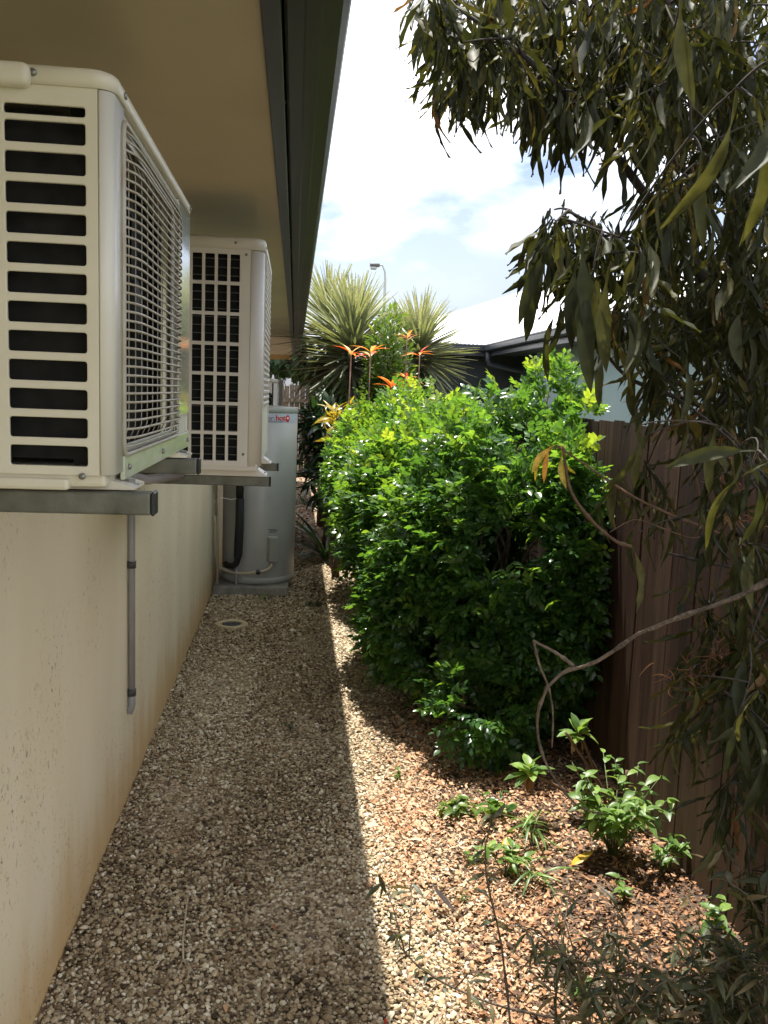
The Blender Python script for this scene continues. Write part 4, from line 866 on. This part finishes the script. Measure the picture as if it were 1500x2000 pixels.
# ------------------------------------------------------------------ spiky plants
def spiky(label, c, stem_len, Ln, n, seed, droopy=.25):
    t = thing('spiky_plant', label, 'spiky plant', (c[0], c[1], 0), 'yucca like spiky plants')
    g = np.random.default_rng(seed); u = g.random(n)                       # 0 = tip, 1 = lower skirt
    az = np.arange(n) * 2.39996 + g.uniform(-.2, .2, n)
    el = 1.5 - 2.3 * u ** .72 + g.normal(0, .14, n)
    d = np.column_stack([np.cos(az) * np.cos(el), np.sin(az) * np.cos(el), np.sin(el)])
    p = np.column_stack([np.full(n, c[0]), np.full(n, c[1]), c[2] - stem_len * u ** 1.1]) + d * .02
    sc = Ln * g.uniform(.85, 1.08, n) * (.8 + .25 * np.sin(u * 3.1)); rnd = np.clip(.95 - u * .85 + g.normal(0, .12, n), 0, 1)
    rot = frames(d, np.tile([0, 0, 1.], (n, 1)) + d * .01 + g.normal(size=(n, 3)) * .1)
    ps = []
    T = [leaf_t(.07, 6, .4, .03, peak=.3), leaf_t(.06, 6, .4, droopy, peak=.3)]; ti = (u > .62).astype(int)
    for k in (0, 1):
        if (ti == k).any(): ps.append(bake(T[k], p[ti == k], rot[ti == k], sc[ti == k], rnd[ti == k]))
    foliage('leaves', ps, M['yucca_leaf'], t)
    mb = MB(); mb.tube([(c[0] - .04, c[1], 0), (c[0] - .02, c[1], c[2] * .4), (c[0], c[1], c[2] * .7), (c[0], c[1], c[2])], [.06, .05, .045, .02], 8); mb.build('trunk', M['twig'], t)
a = P(690, 640, 10); spiky('largest spiky head with long pale sword leaves beside the eave', tuple(a), .72, .76, 480, 51)
a = P(645, 612, 11); spiky('pale spiky head half hidden behind the larger one at the eave edge', tuple(a), .6, .74, 360, 52)
a = P(820, 658, 10.4); spiky('spiky head standing right of the narrow shrub before the white roof', tuple(a), .5, .68, 360, 53)
# ------------------------------------------------------------------ orange cordylines
def cordyline(label, px, py, d, n, Ln, seed, base_py=None):
    a = P(px, py, d); t = thing('cordyline', label, 'plant', (a.x, a.y, 0), 'orange leaved cordylines')
    g = np.random.default_rng(seed); az = np.arange(n) * 2.4 + g.uniform(-.3, .3, n); el = g.uniform(.35, 1.35, n)
    dd = np.column_stack([np.cos(az) * np.cos(el), np.sin(az) * np.cos(el), np.sin(el)]); p = np.tile(np.array(a), (n, 1)) - np.array([0, 0, 1.]) * g.uniform(0, .05, n)[:, None]
    foliage('leaves', [bake(leaf_t(.25, 7, .35, .8, peak=.5, petiole=.1), p, frames(dd, np.tile([0, 0, 1.], (n, 1)) + g.normal(size=(n, 3)) * .05), Ln * g.uniform(.8, 1.15, n), g.random(n))], M['red_leaf'], t)
    mb = MB(); mb.tube([(a.x + .03, a.y, 0), (a.x - .01, a.y, a.z * .5), (a.x, a.y, a.z)], [.010, .008, .006], 7); mb.build('cane', M['stem_red'], t)
for i, (lab, px, py, n, Ln) in enumerate([('cordyline with a bright red leaf, leftmost of the orange heads', 686, 688, 6, .17), ('tall orange and yellow cordyline head left of the narrow shrub', 724, 690, 7, .17),
    ('small orange cordyline head right of the narrow shrub, highest on its cane', 795, 660, 5, .12), ('wide orange cordyline head in front of the right spiky plant', 820, 692, 6, .15),
    ('vivid orange upright cordyline at the top of the hedge', 796, 738, 8, .16), ('pale peach cordyline sunk into the hedge top', 765, 752, 11, .18), ]):
    cordyline(lab, px, py, 7.9 + .1 * i, n, Ln * .85, 60 + i)
# ------------------------------------------------------------------ strap leaved plant by the heater
def strap(label, base, n, Ln, m, seed, W=.06, name='strap_leaf_plant', el=(.5, 1.3), droop=.8):
    t = thing(name, label, 'plant', base); g = np.random.default_rng(seed); az = g.uniform(0, 6.28, n); e = g.uniform(*el, n)
    d = np.column_stack([np.cos(az) * np.cos(e), np.sin(az) * np.cos(e), np.sin(e)]); p = np.tile(np.array(base), (n, 1)) + d * .02
    foliage('leaves', [bake(leaf_t(W, 8, .35, droop, peak=.4), p, frames(d, np.tile([0, 0, 1.], (n, 1)) + g.normal(size=(n, 3)) * .06), Ln * g.uniform(.7, 1.15, n), g.random(n))], m, t)
    mb = MB(); mb.tube([base, (base[0], base[1], base[2] + .1)], [.03, .015], 7); mb.build('crown_base', M['green_stem'], t); return t
strap('low dark strap leaved plant arching over the gravel beside the water heater', (.34, 8.6, .02), 34, .62, M['dark_leaf'], 71)
strap('pale strap leaved clump behind the arching dark one', (.33, 10.2, .25), 24, .6, M['yucca_leaf'], 72, .05)
strap('wilted strap leaves lying near the back fence', (.15, 13.2, .0), 16, .6, M['dark_leaf'], 73, .06, el=(.2, .9))
# ================================================================== FOREGROUND TREE (right)
HL = [leaf_t(.15, 12, .6, .05, .06, .022, .5, .14), leaf_t(.10, 12, .8, .28, -.12, .03, .55, .2), leaf_t(.18, 12, .5, -.16, .10, .024, .5, .14), leaf_t(.075, 12, .9, .45, .18, .03, .6, .24), leaf_t(.125, 12, 1.0, -.36, -.15, .03, .5, .16), leaf_t(.055, 12, .9, -.2, .08, .03, .55, .1)]
def in_poly(x, y, poly):
    c = False; n = len(poly)
    for i in range(n):
        x0, y0 = poly[i]; x1, y1 = poly[(i + 1) % n]
        if (y0 > y) != (y1 > y) and x < (x1 - x0) * (y - y0) / (y1 - y0) + x0: c = not c
    return c
tr = thing('weeping_tree', 'tree with long drooping dark leaves overhanging from the right foreground', 'tree', (1.42, 2.02, 0))
trunk_pts = [(1.42, 2.02, 0), (1.43, 2.1, .6), (1.42, 2.25, 1.1), P(1492, 860, 2.35), P(1455, 740, 2.3), P(1437, 640, 2.3), P(1440, 420, 2.25), P(1420, 250, 2.25), P(1390, 40, 2.2), P(1350, -300, 2.2), P(1330, -800, 2.2)]
mb = MB(); mb.tube(trunk_pts, [.05, .045, .042, .042, .036, .030, .027, .024, .022, .018, .012], 12); mb.build('trunk', M['bark'], tr)
limbs = []
def limb(pts, r0, r1):
    pts = [Vector(p) for p in pts]
    # smooth subdivide
    q = []
    for i in range(len(pts) - 1):
        for k in range(4):
            u = k / 4; a = pts[max(i - 1, 0)]; b = pts[i]; c = pts[i + 1]; d = pts[min(i + 2, len(pts) - 1)]
            q.append(.5 * ((2 * b) + (c - a) * u + (2 * a - 5 * b + 4 * c - d) * u * u + (3 * b - a - 3 * c + d) * u ** 3))
    q.append(pts[-1]); limbs.append((q, r0, r1)); return q
T = lambda *a: P(*a)
limb([T(1437, 640, 2.3), T(1330, 480, 2.15), T(1200, 300, 2.1), T(1060, 140, 2.0), T(900, 20, 2.05)], .016, .004)
limb([T(1440, 400, 2.25), T(1320, 200, 2.1), T(1150, 20, 2.1), T(950, -80, 2.2)], .014, .004)
limb([T(1420, 250, 2.25), T(1330, 60, 2.0), T(1240, -120, 1.9)], .012, .004)
limb([T(1455, 740, 2.3), T(1380, 640, 2.2), T(1250, 520, 2.0), T(1110, 410, 1.75)], .012, .003)
limb([T(1480, 820, 2.3), T(1350, 760, 2.1), T(1230, 700, 1.9), T(1150, 640, 1.85)], .010, .003)
limb([T(1485, 840, 2.3), T(1360, 790, 2.1), T(1240, 745, 1.9), T(1190, 700, 1.85)], .008, .003)
limb([T(1430, 500, 2.25), T(1350, 350, 2.4), T(1250, 260, 2.6), T(1120, 180, 2.8), T(980, 130, 2.9)], .012, .003)
limb([T(1440, 640, 2.3), T(1520, 500, 2.1), T(1560, 300, 1.9)], .015, .005)
limb([T(1350, -300, 2.2), T(1200, -500, 2.4), T(950, -500, 2.6)], .012, .003)
limb([T(1490, 900, 2.3), T(1440, 1000, 2.1), T(1400, 1150, 2.0), T(1370, 1300, 1.9)], .007, .002)
limb([T(1300, 1080, 2.3), T(1440, 1110, 2.1), T(1560, 1110, 1.9)], .004, .004)
mb = MB()
for q, r0, r1 in limbs: mb.tube(q, [r0 + (r1 - r0) * i / (len(q) - 1) for i in range(len(q))], 7)
mb.build('limbs', M['bark'], tr)
nodes = [p for q, _, _ in limbs for p in q] + [Vector(p) for p in trunk_pts[3:]]
nodes_np = np.array([tuple(p) for p in nodes])
tw = MB(); tips = []
rr = random.Random(77)
def twig_to(tip, r=.0022):
    global nodes_np
    tip = Vector(tip); d2 = ((nodes_np - np.array(tip)) ** 2).sum(1) + .25 * np.maximum(0, tip.z - nodes_np[:, 2] - .05) ** 2; b = Vector(nodes_np[int(d2.argmin())])
    L_ = (tip - b).length
    if L_ < .02: return
    mid = b.lerp(tip, .5) + Vector((rr.uniform(-.12, .12), rr.uniform(-.12, .12), rr.uniform(.02, .16))) * L_
    pts = [b.lerp(mid, u / 5).lerp(mid.lerp(tip, u / 5), u / 5) for u in range(6)]
    tw.tube(pts, [r * 1.6, r * 1.4, r * 1.2, r * 1.1, r, r * .8], 4)
    if L_ > .06: nodes_np = np.vstack([nodes_np, [tuple(p) for p in pts[2:]]])
def clusters(poly, n, d0, d1, kind=0):
    x0 = min(p[0] for p in poly); x1 = max(p[0] for p in poly); y0 = min(p[1] for p in poly); y1 = max(p[1] for p in poly); k = 0
    while k < n:
        x = rr.uniform(x0, x1); y = rr.uniform(y0, y1)
        if in_poly(x, y, poly): tips.append((P(x, y, rr.uniform(d0, d1)), kind)); k += 1
clusters([(820, -40), (835, 60), (880, 100), (1000, 110), (1060, 210), (1150, 215), (1230, 190), (1260, 250), (1290, -40)], 165, 1.9, 2.7)
clusters([(1200, -60), (1230, 190), (1290, 300), (1260, 380), (1270, 640), (1570, 640), (1570, -60)], 250, 1.7, 2.9)
clusters([(1050, 400), (1110, 385), (1180, 440), (1260, 470), (1280, 600), (1170, 560), (1080, 460)], 26, 1.6, 2.0)
clusters([(1230, 600), (1180, 680), (1260, 760), (1570, 860), (1570, 560)], 52, 1.8, 2.6)
clusters([(860, 160), (960, 170), (930, 100), (850, 80)], 14, 2.2, 2.5)
clusters([(1370, 850), (1560, 830), (1560, 1500), (1380, 1350)], 32, 1.5, 2.3)
clusters([(1180, 820), (1360, 850), (1380, 1350), (1260, 1250)], 6, 1.9, 2.2)
clusters([(1290, 1280), (1560, 1250), (1560, 1850), (1420, 1700)], 26, 1.6, 2.2)
# canopy out of the frame, above and to the right, that shades the rest
for _ in range(230):
    tips.append((Vector((rr.uniform(.55, 2.6), rr.uniform(1.6, 3.1), rr.uniform(3.15, 4.1))), 0))
for _ in range(90):
    tips.append((Vector((rr.uniform(1.05, 2.2), rr.uniform(.9, 2.0), rr.uniform(2.45, 3.2))), 0))
POS = []; DIR = []; UPV = []; SC = []; RN = []
rr.shuffle(tips)
for tip, kind in tips:
    if tip.y > 3.0 and tip.x > GX + .3: pass
    twig_to(tip)
    big = rr.random() < .22; nl = rr.randint(6, 11) if not big else rr.randint(4, 7); hue = rr.uniform(-.15, .15)
    for _ in range(nl):
        a = rr.uniform(0, 6.28); sp = rr.uniform(.05, .75)
        POS.append(tip + Vector((rr.gauss(0, .012), rr.gauss(0, .012), rr.gauss(0, .02)))); DIR.append((math.cos(a) * sp, math.sin(a) * sp, -1 + sp * .5))
        UPV.append((math.cos(a), math.sin(a), .3 + rr.uniform(-.5, .5))); SC.append(rr.uniform(.085, .15) * (1.25 if big else 1)); v = min(max(rr.betavariate(2, 2.6) + hue, 0), .9)
        RN.append(rr.uniform(.94, 1) if rr.random() < .018 else v)
# signature hanging leaves seen against the sky
for px, py, d, ln, dx in [(1090, 440, 1.7, .16, -.7), (1080, 470, 1.65, .17, -.35), (1075, 480, 1.7, .19, -.15), (1120, 560, 1.6, .18, -.05), (1100, 470, 1.7, .15, .1), (1140, 450, 1.5, .20, .15), (1155, 540, 1.5, .20, .05), (1190, 520, 1.55, .19, .1), (1180, 470, 1.6, .15, .3), (1130, 500, 1.6, .17, 0), (1085, 550, 1.65, .15, 0), (1210, 560, 1.6, .17, .05),
    (1140, 180, 1.8, .16, -.2), (1175, 200, 1.85, .17, .05), (1080, 200, 1.9, .16, .1), (1230, 240, 1.9, .16, -.05), (1040, 150, 2.0, .16, .05), (1190, 280, 1.9, .14, .1),
    (835, 20, 2.1, .13, -.2), (850, 90, 2.1, .12, -.1), (820, 60, 2.1, .1, -.2)]:
    p = P(px, py, d); POS.append(p); DIR.append((dx, rr.uniform(-.15, .15), -1)); UPV.append((rr.uniform(-.3, .3), -1, .2)); SC.append(ln); RN.append(rr.uniform(.1, .6))
# large close leaves at the right edge
for px, py, d, ln, dx in [(1440, 170, 1.05, .20, -.45), (1470, 190, 1.0, .19, .1), (1500, 120, .95, .2, -.25), (1300, 10, 1.3, .18, .05), (1330, -10, 1.2, .17, .2), (1480, 880, 1.2, .16, -1.6), (1470, 910, 1.2, .15, .1), (1500, 900, 1.1, .17, -.5), (1400, 830, 1.5, .15, 0), (1250, 830, 1.5, .16, -.45), (1180, 680, 1.7, .14, .0),
    (1330, 700, 1.6, .14, .05), (1370, 300, 1.2, .15, .15), (1230, 1050, 1.7, .17, 0), (1340, 1100, 1.7, .12, .1), (1260, 850, 1.7, .13, -.1), (1440, 1400, 1.4, .13, -.1), (1350, 1320, 1.5, .12, .1), (1480, 1350, 1.3, .14, .05), (1400, 1620, 1.6, .12, -.5)]:
    p = P(px, py, d); POS.append(p); DIR.append((dx, rr.uniform(-.1, .1), -1 if abs(dx) < 1 else -.35)); UPV.append((rr.uniform(-.4, .4), -1, .3)); SC.append(ln); RN.append(rr.uniform(.3, .8)); twig_to(p, .0015)
tw.build('twigs', M['bark'], tr)
POS = np.array([tuple(p) for p in POS]); DIR = norm(np.array(DIR)); UPV = norm(np.array(UPV)); SC = np.array(SC); RN = np.array(RN)
NB = 41; ti = RNG.integers(0, len(HL), len(POS)); ti[-NB:] = RNG.choice([1, 3, 4, 1, 0], NB); SC[-20:] *= .85; rt = frames(DIR, UPV)
foliage('crown', [bake(HL[k], POS[ti == k], rt[ti == k], SC[ti == k], RN[ti == k]) for k in range(len(HL))], M['tree_leaf'], tr)
# dead, curled, rusty clusters caught in the twigs
g = np.random.default_rng(91); ps = []
for px, py, d, n, s in [(1425, 935, 1.9, 60, .045), (1410, 885, 1.9, 30, .05), (1470, 780, 2.5, 60, .05), (1490, 720, 2.5, 50, .05), (1330, 290, 2.3, 50, .05), (1370, 60, 2.3, 40, .05), (1350, 330, 2.5, 50, .05), (1190, 680, 1.9, 16, .035), (1450, 1300, 1.8, 40, .045), (1400, 1270, 1.8, 36, .045), (1340, 1320, 1.8, 26, .045), (1280, 560, 2.2, 30, .05), (1320, 820, 2.0, 40, .04), (1270, 780, 2.0, 30, .04), (1450, 1000, 2.0, 50, .05)]:
    c = np.array(P(px, py, d)); dd = norm(g.normal(size=(n, 3)) + np.array([0, 0, -.5])); pp = c + g.normal(size=(n, 3)) * .022
    foliage('dead_sprig', [bake(leaf_t(.07, 5, .6, .5, .15), pp, frames(dd, norm(g.normal(size=(n, 3)))), s * g.uniform(.6, 1.3, n), g.random(n) * .7)], M['dead_leaf'], tr)
# ================================================================== BARE BRANCHES in the foreground
def stick(mb, pix, r0, r1, n=8, wob=0):
    pts = [P(*p) for p in pix]; q = []
    for i in range(len(pts) - 1):
        for k in range(5):
            u = k / 5; a = pts[max(i - 1, 0)]; b = pts[i]; c = pts[i + 1]; d = pts[min(i + 2, len(pts) - 1)]
            q.append(.5 * ((2 * b) + (c - a) * u + (2 * a - 5 * b + 4 * c - d) * u * u + (3 * b - a - 3 * c + d) * u ** 3) + Vector((rr.uniform(-wob, wob), 0, rr.uniform(-wob, wob))))
    q.append(pts[-1]); m = len(q)
    mb.tube(q, [(r0 + (r1 - r0) * i / (m - 1)) * (1.5 if i % 7 == 3 else (1.2 if i % 4 == 1 else 1)) for i in range(m)], n); return q
t = thing('bare_branch', 'bare knobbly branch arching in from the right edge over the dark shrub', 'branch', tuple(P(1520, 1120, 1.5)))
mb = MB(); stick(mb, [(1540, 1112, 1.5), (1440, 1165, 1.52), (1335, 1203, 1.55), (1245, 1240, 1.58), (1170, 1290, 1.6), (1105, 1312, 1.62), (1066, 1345, 1.62)], .0046, .0030, 9, .0011); mb.build('main_stem', M['twig'], t)
mb = MB(); stick(mb, [(1068, 1343, 1.62), (1050, 1400, 1.63), (1058, 1470, 1.66), (1090, 1530, 1.7), (1130, 1575, 1.8), (1175, 1590, 1.85)], .0030, .0018, 7, .0006); stick(mb, [(1120, 1300, 1.62), (1085, 1275, 1.62), (1042, 1252, 1.62)], .0036, .0024, 7, .0004); stick(mb, [(1042, 1250, 1.62), (1052, 1295, 1.62), (1072, 1345, 1.62), (1080, 1400, 1.62), (1078, 1460, 1.63)], .0026, .0014, 6, .0004)
mb.build('side_twigs', M['twig'], t)
t = thing('bare_branch', 'thin reddish twig slanting across the top of the brown fence', 'branch', tuple(P(1180, 920, 1.9)))
mb = MB(); stick(mb, [(1085, 870, 1.9), (1140, 905, 1.9), (1220, 960, 1.9), (1310, 1005, 1.9), (1400, 1040, 1.9), (1540, 1110, 1.9)], .0018, .0036, 6, .0005)
stick(mb, [(1375, 1025, 1.9), (1365, 960, 1.9), (1350, 900, 1.9)], .0032, .0022, 6, .0003); stick(mb, [(1100, 870, 1.9), (1112, 950, 1.9), (1150, 1010, 1.9), (1200, 1055, 1.9), (1235, 1068, 1.9)], .0028, .004, 6, .0005)
stick(mb, [(1190, 1040, 1.9), (1240, 1015, 1.9), (1290, 1030, 1.9), (1350, 1050, 1.9), (1400, 1040, 1.9)], .0012, .0016, 5, .0004); mb.build('twigs', M['stem_red'], t)
ps = []
for px, py, dx in [(1085, 868, -.8), (1080, 875, -.35), (1100, 880, .1), (1075, 870, -.1), (1095, 870, .9)]:
    ps.append(bake(HL[rr.randint(0, 4)], np.array([tuple(P(px, py, 1.9))]), frames(norm(np.array([[dx, 0, -1.]])), np.array([[0, -1., .2]])), [.085], np.array([rr.random()])))
foliage('yellowed_leaves', ps, M['yellow_leaf'], t)
# ================================================================== LOW PLANTS
WL = [leaf_t(.30, 5, .3, .3), leaf_t(.26, 5, .3, .15, .05)]
# leggy euphorbia with leaf rosettes
bx = P(1200, 1700, 3.28); base = Vector((bx.x, bx.y, .03))
t = thing('leggy_plant', 'leggy plant with light green leaf rosettes on bare brown stems before the fence', 'plant', tuple(base))
mb = MB()
def PP(px, py, d): return P(px, py, d)
st = [[(1196, 1700, 3.28), (1190, 1600, 3.28), (1160, 1500, 3.28), (1130, 1430, 3.28)], [(1200, 1700, 3.28), (1205, 1600, 3.26), (1150, 1500, 3.24), (1105, 1430, 3.24)], [(1215, 1690, 3.3), (1218, 1600, 3.3), (1225, 1505, 3.3)],
      [(1195, 1610, 3.28), (1150, 1575, 3.25), (1095, 1540, 3.2), (1040, 1510, 3.2)], [(1185, 1665, 3.28), (1120, 1650, 3.2), (1050, 1640, 3.15), (1000, 1632, 3.15)]]
for s in st: stick(mb, s, .009, .0055, 7, .0015)
mb.build('stems', M['stem_red'], t)
g = np.random.default_rng(101); ps = []; psy = []
for (px, py, d, n, L_) in [(1130, 1425, 3.28, 17, .085), (1035, 1500, 3.2, 20, .085), (998, 1630, 3.15, 9, .065), (1190, 1590, 3.2, 16, .10), (1180, 1640, 3.2, 14, .09)]:
    az = np.arange(n) * 2.4; el = g.uniform(-.2, 1.3, n); dd = np.column_stack([np.cos(az) * np.cos(el), np.sin(az) * np.cos(el), np.sin(el)])
    ps = []; psy = []
    c = np.array(P(px, py, d)); ps.append(bake(leaf_t(.42, 5, .3, .35, peak=.6), c - np.outer(g.uniform(0, .04, n), [0, 0, 1]), frames(dd, np.tile([0, 0, 1.], (n, 1))), L_ * g.uniform(.75, 1.2, n), g.random(n)))
    m = 4; az = g.uniform(0, 6.28, m); dd = norm(np.column_stack([np.cos(az), np.sin(az), np.full(m, -1.4)])); psy.append(bake(leaf_t(.35, 5, .4, .4), np.tile(c - np.array([0, 0, .03]), (m, 1)), frames(dd, np.tile([0, 0, 1.], (m, 1))), L_ * g.uniform(.7, 1., m), g.random(m)))
    foliage('rosette', ps, M['bright_leaf'], t); foliage('withered_leaves', psy, M['dead_leaf'], t)
def weed(label, px, py, h, n, L_, seed, m='bright_leaf', rad=.08, name='weed', W=None):
    # ground hit of that view direction
    r = P(px, py, 1) - CAM; k = -CAM.z / r.z; b = CAM + r * k; b.z = bedh(b.x, b.y)
    t = thing(name, label, 'weed', tuple(b), 'green weeds sprouting through the leaf litter'); g = np.random.default_rng(seed)
    ns = max(3, n // 7); mb = MB(); P_ = []; D_ = []
    for i in range(ns):
        a = g.uniform(0, 6.28); tipp = Vector((b.x + math.cos(a) * rad * g.uniform(.2, 1), b.y + math.sin(a) * rad * g.uniform(.2, 1), b.z + h * g.uniform(.5, 1)))
        mb.tube([b, Vector(b).lerp(tipp, .5) + Vector((0, 0, h * .12)), tipp], [.0025, .002, .0012], 5)
        for j in range(max(3, n // ns)):
            u = g.uniform(.3, 1); P_.append(Vector(b).lerp(tipp, u) + Vector((0, 0, h * .12 * 4 * u * (1 - u)))); a2 = g.uniform(0, 6.28); D_.append((math.cos(a2), math.sin(a2), g.uniform(-.2, .7)))
    mb.build('stems', M['green_stem'], t); k = len(P_); D_ = norm(np.array(D_))
    foliage('leaves', [bake(W or WL[0], np.array([tuple(p) for p in P_]), frames(D_, norm(np.tile([0, 0, 1.], (k, 1)) + g.normal(size=(k, 3)) * .25)), L_ * g.uniform(.6, 1.2, k), g.random(k))], M[m], t)
OV = leaf_t(.46, 5, .3, .4, .03, peak=.4); GR = leaf_t(.09, 6, .4, .5)
weed('tall bushy green weed around the foot of the leggy plant', 1195, 1690, .33, 190, .062, 111, rad=.23, W=OV)
weed('airy green seedling leaning against the fence foot', 1235, 1640, .36, 34, .05, 112, rad=.16, W=OV)
weed('low green weed trailing along the bottom of the fence', 1290, 1720, .16, 60, .045, 113, rad=.14, W=OV)
weed('low glossy seedlings below the tip of the dark shrub', 880, 1600, .08, 60, .05, 114, 'light_leaf', rad=.12, W=OV)
weed('seedlings under the dark shrub right of the glossy ones', 960, 1605, .09, 50, .05, 115, 'murraya', rad=.12, W=OV)
weed('grassy tuft in the leaf litter', 1040, 1665, .13, 26, .12, 116, rad=.05, W=GR)
weed('small broad leaved weed in front of the grassy tuft', 985, 1720, .12, 40, .05, 117, rad=.10, W=OV)
weed('second grassy tuft nearer the camera beside the orange fallen leaf', 1040, 1740, .1, 20, .09, 118, rad=.06, W=GR)
weed('tiny sprout among the orange leaves', 920, 1690, .07, 16, .04, 119, rad=.06, W=OV)
weed('little weed sprouting in the open leaf litter', 905, 1770, .06, 14, .04, 120, rad=.05, W=GR)
weed('small leafy weed below the leggy plant', 1215, 1770, .08, 22, .04, 121, rad=.07, W=OV)
weed('upright weed at the near foot of the fence', 1385, 1850, .16, 26, .06, 122, rad=.06, W=OV)
weed('weed in the near corner of the bed', 1120, 1960, .08, 24, .04, 123, rad=.08, W=OV)
weed('tiny dark weed in the shaded gravel', 568, 1425, .045, 26, .022, 124, 'dark_leaf', rad=.05, W=OV)
weed('round leaved seedling in shrub shade', 775, 1520, .06, 8, .035, 125, 'light_leaf', rad=.03, W=OV)
weed('grass tuft in front of the concrete slab', 515, 1172, .06, 20, .07, 126, rad=.04, W=GR)
weed('faint weed near the sunlit gravel edge', 612, 1185, .05, 26, .035, 127, 'dark_leaf', rad=.1, W=OV)
weed('wispy dry grass beside the water heater foot', 585, 1085, .06, 16, .08, 128, 'light_leaf', rad=.05, W=GR)
# ------------------------------------------------------------------ wispy saplings at the bottom of the frame
NW = leaf_t(.16, 6, .4, .35, .05); NW2 = leaf_t(.24, 6, .3, .3, .03, petiole=.1)
def wispy(label, pix, n, L_, seed, r=.0035, tm=NW, side=0, mt='wispy_leaf'):
    base = P(*pix[0]); t = thing('wispy_sapling', label, 'sapling', tuple(base), 'wispy saplings in the near corner'); g = np.random.default_rng(seed); mb = MB(); q = stick(mb, pix, r, r * .5, 6, .001)
    P_ = []; D_ = []
    for s in range(side):
        p = q[int(len(q) * g.uniform(.3, .9))]; a = g.uniform(0, 6.28); e = p + Vector((math.cos(a) * .12, math.sin(a) * .12, g.uniform(.05, .15))); mb.tube([p, p.lerp(e, .5) + Vector((0, 0, .02)), e], [.002, .0016, .001], 5)
        for k in range(n // 4): u = g.uniform(.3, 1); P_.append(p.lerp(e, u)); a = g.uniform(0, 6.28); D_.append((math.cos(a), math.sin(a), g.uniform(-.8, .9)))
    mb.build('stem', M['twig'], t)
    for k in range(n):
        u = 1 - .75 * g.random() ** 1.4; P_.append(q[min(int(len(q) * u), len(q) - 1)]); a = g.uniform(0, 6.28); D_.append((math.cos(a), math.sin(a), g.uniform(-.8, .8)))
    k = len(P_); D_ = norm(np.array(D_)); foliage('leaves', [bake(tm, np.array([tuple(p) for p in P_]), frames(D_, norm(np.tile([0, 0, 1.], (k, 1)) + g.normal(size=(k, 3)) * .4)), L_ * g.uniform(.6, 1.3, k), g.random(k))], M[mt], t)
wispy('thin sapling with a dried tip standing over the orange litter', [(1000, 2040, 1.9), (980, 1850, 1.9), (955, 1740, 1.9), (948, 1660, 1.9), (965, 1590, 1.9)], 26, .05, 131, .0028, NW2)
wispy('low arching twig at the bottom between gravel and bed', [(1090, 1990, 1.9), (960, 1960, 1.9), (850, 1910, 1.9), (790, 1860, 1.9), (770, 1820, 1.9)], 26, .045, 132, .003, NW2, 3)
wispy('sapling with fine drooping leaves at the bottom centre', [(1090, 2050, 1.75), (1085, 1960, 1.75), (1092, 1900, 1.75), (1098, 1860, 1.75)], 30, .05, 133, .0035, NW, 7)
wispy('sapling nearest the middle of the bottom edge', [(1150, 2050, 1.7), (1150, 1960, 1.72), (1130, 1890, 1.75)], 30, .055, 134, .003, NW, 8)
sr = random.Random(8)
labs = ['bushy sapling in the bottom right corner', 'sapling left of the bushy corner one', 'fine leaved sapling against the fence in the corner', 'sapling with mixed leaves at the lower right edge', 'low sapling crossing the bottom edge right of centre', 'shaggy sapling filling the very corner', 'sapling leaning left from the near corner', 'dense little sapling before the fence foot', 'taller sapling at the right edge below the fence', 'sparse sapling between the corner clump and the litter']
for i, (px, py) in enumerate([(1440, 1880), (1300, 1930), (1380, 1840), (1480, 1780), (1240, 1960), (1460, 1960), (1340, 1960), (1420, 1900), (1500, 1700), (1200, 1900)]):
    d = sr.uniform(1.6, 2.1); wispy(labs[i], [(px + sr.uniform(-20, 20), 2150, d), (px + sr.uniform(-30, 30), (py + 2100) / 2, d), (px, py, d)], 42, .055, 140 + i, .0035, NW if i % 2 else NW2, 9)
# bare dry stick on the gravel, fallen leaves
def ground(px, py, z=.012):
    r = P(px, py, 1) - CAM; return CAM + r * ((z - CAM.z) / r.z)
mb = MB(); q = [ground(*a) for a in ((368, 1745), (362, 1790), (357, 1840), (358, 1875))]; mb.tube(q, [.0035, .003, .003, .0028], 7)
for e in (((358, 1875), (350, 1890), (342, 1912)), ((358, 1875), (368, 1895), (366, 1915)), ((358, 1875), (372, 1888), (382, 1908))): mb.tube([ground(*a) for a in e], [.002, .0014, .0008], 5)
tag(mb.build('dry_stick', M['dry_stick'], None, tuple(q[1])), 'pale dry forked stick lying on the shaded gravel', 'stick')
for lab, px, py, s, a, mm in [('curled yellow and brown fallen leaf in the shade of the leggy plant', 1115, 1690, .10, .3, 'yellow_leaf'), ('hanging orange leaf beside the small rosette', 985, 1660, .06, 1.2, 'yellow_leaf'), ('dark strip of bark on the leaf litter', 890, 1780, .12, 2.2, 'pipe_dark')]:
    b = ground(px, py, .045); o = foliage('fallen_leaf' if mm != 'pipe_dark' else 'bark_strip', [bake(leaf_t(.4 if mm != 'pipe_dark' else .16, 8, .4, -.25), np.array([tuple(b)]), frames(np.array([[math.cos(a), math.sin(a), .15]]), np.array([[0, 0, 1.]])), [s], np.array([.6]))], M[mm] if mm != 'pipe_dark' else M['bark'], None, tuple(b))
    md = o.modifiers.new('thickness', 'SOLIDIFY'); md.thickness = .001
    tag(o, lab, 'fallen leaf' if mm != 'pipe_dark' else 'bark')
b = ground(752, 1990, .02); mb = MB(); mb.tube([b, b + Vector((.0, -.05, .002)), b + Vector((.002, -.16, -.002))], .003, 8); tag(mb.build('red_cord', M['red_ink'], None, tuple(b)), 'bright red cord end lying at the sunlit gravel edge', 'cord')
for o in bpy.data.objects:
    if o.type == 'MESH' and len(o.data.polygons) == 0 and not o.modifiers: print('EMPTY', o.name)
print('polys', sum(len(m.polygons) for m in bpy.data.meshes))
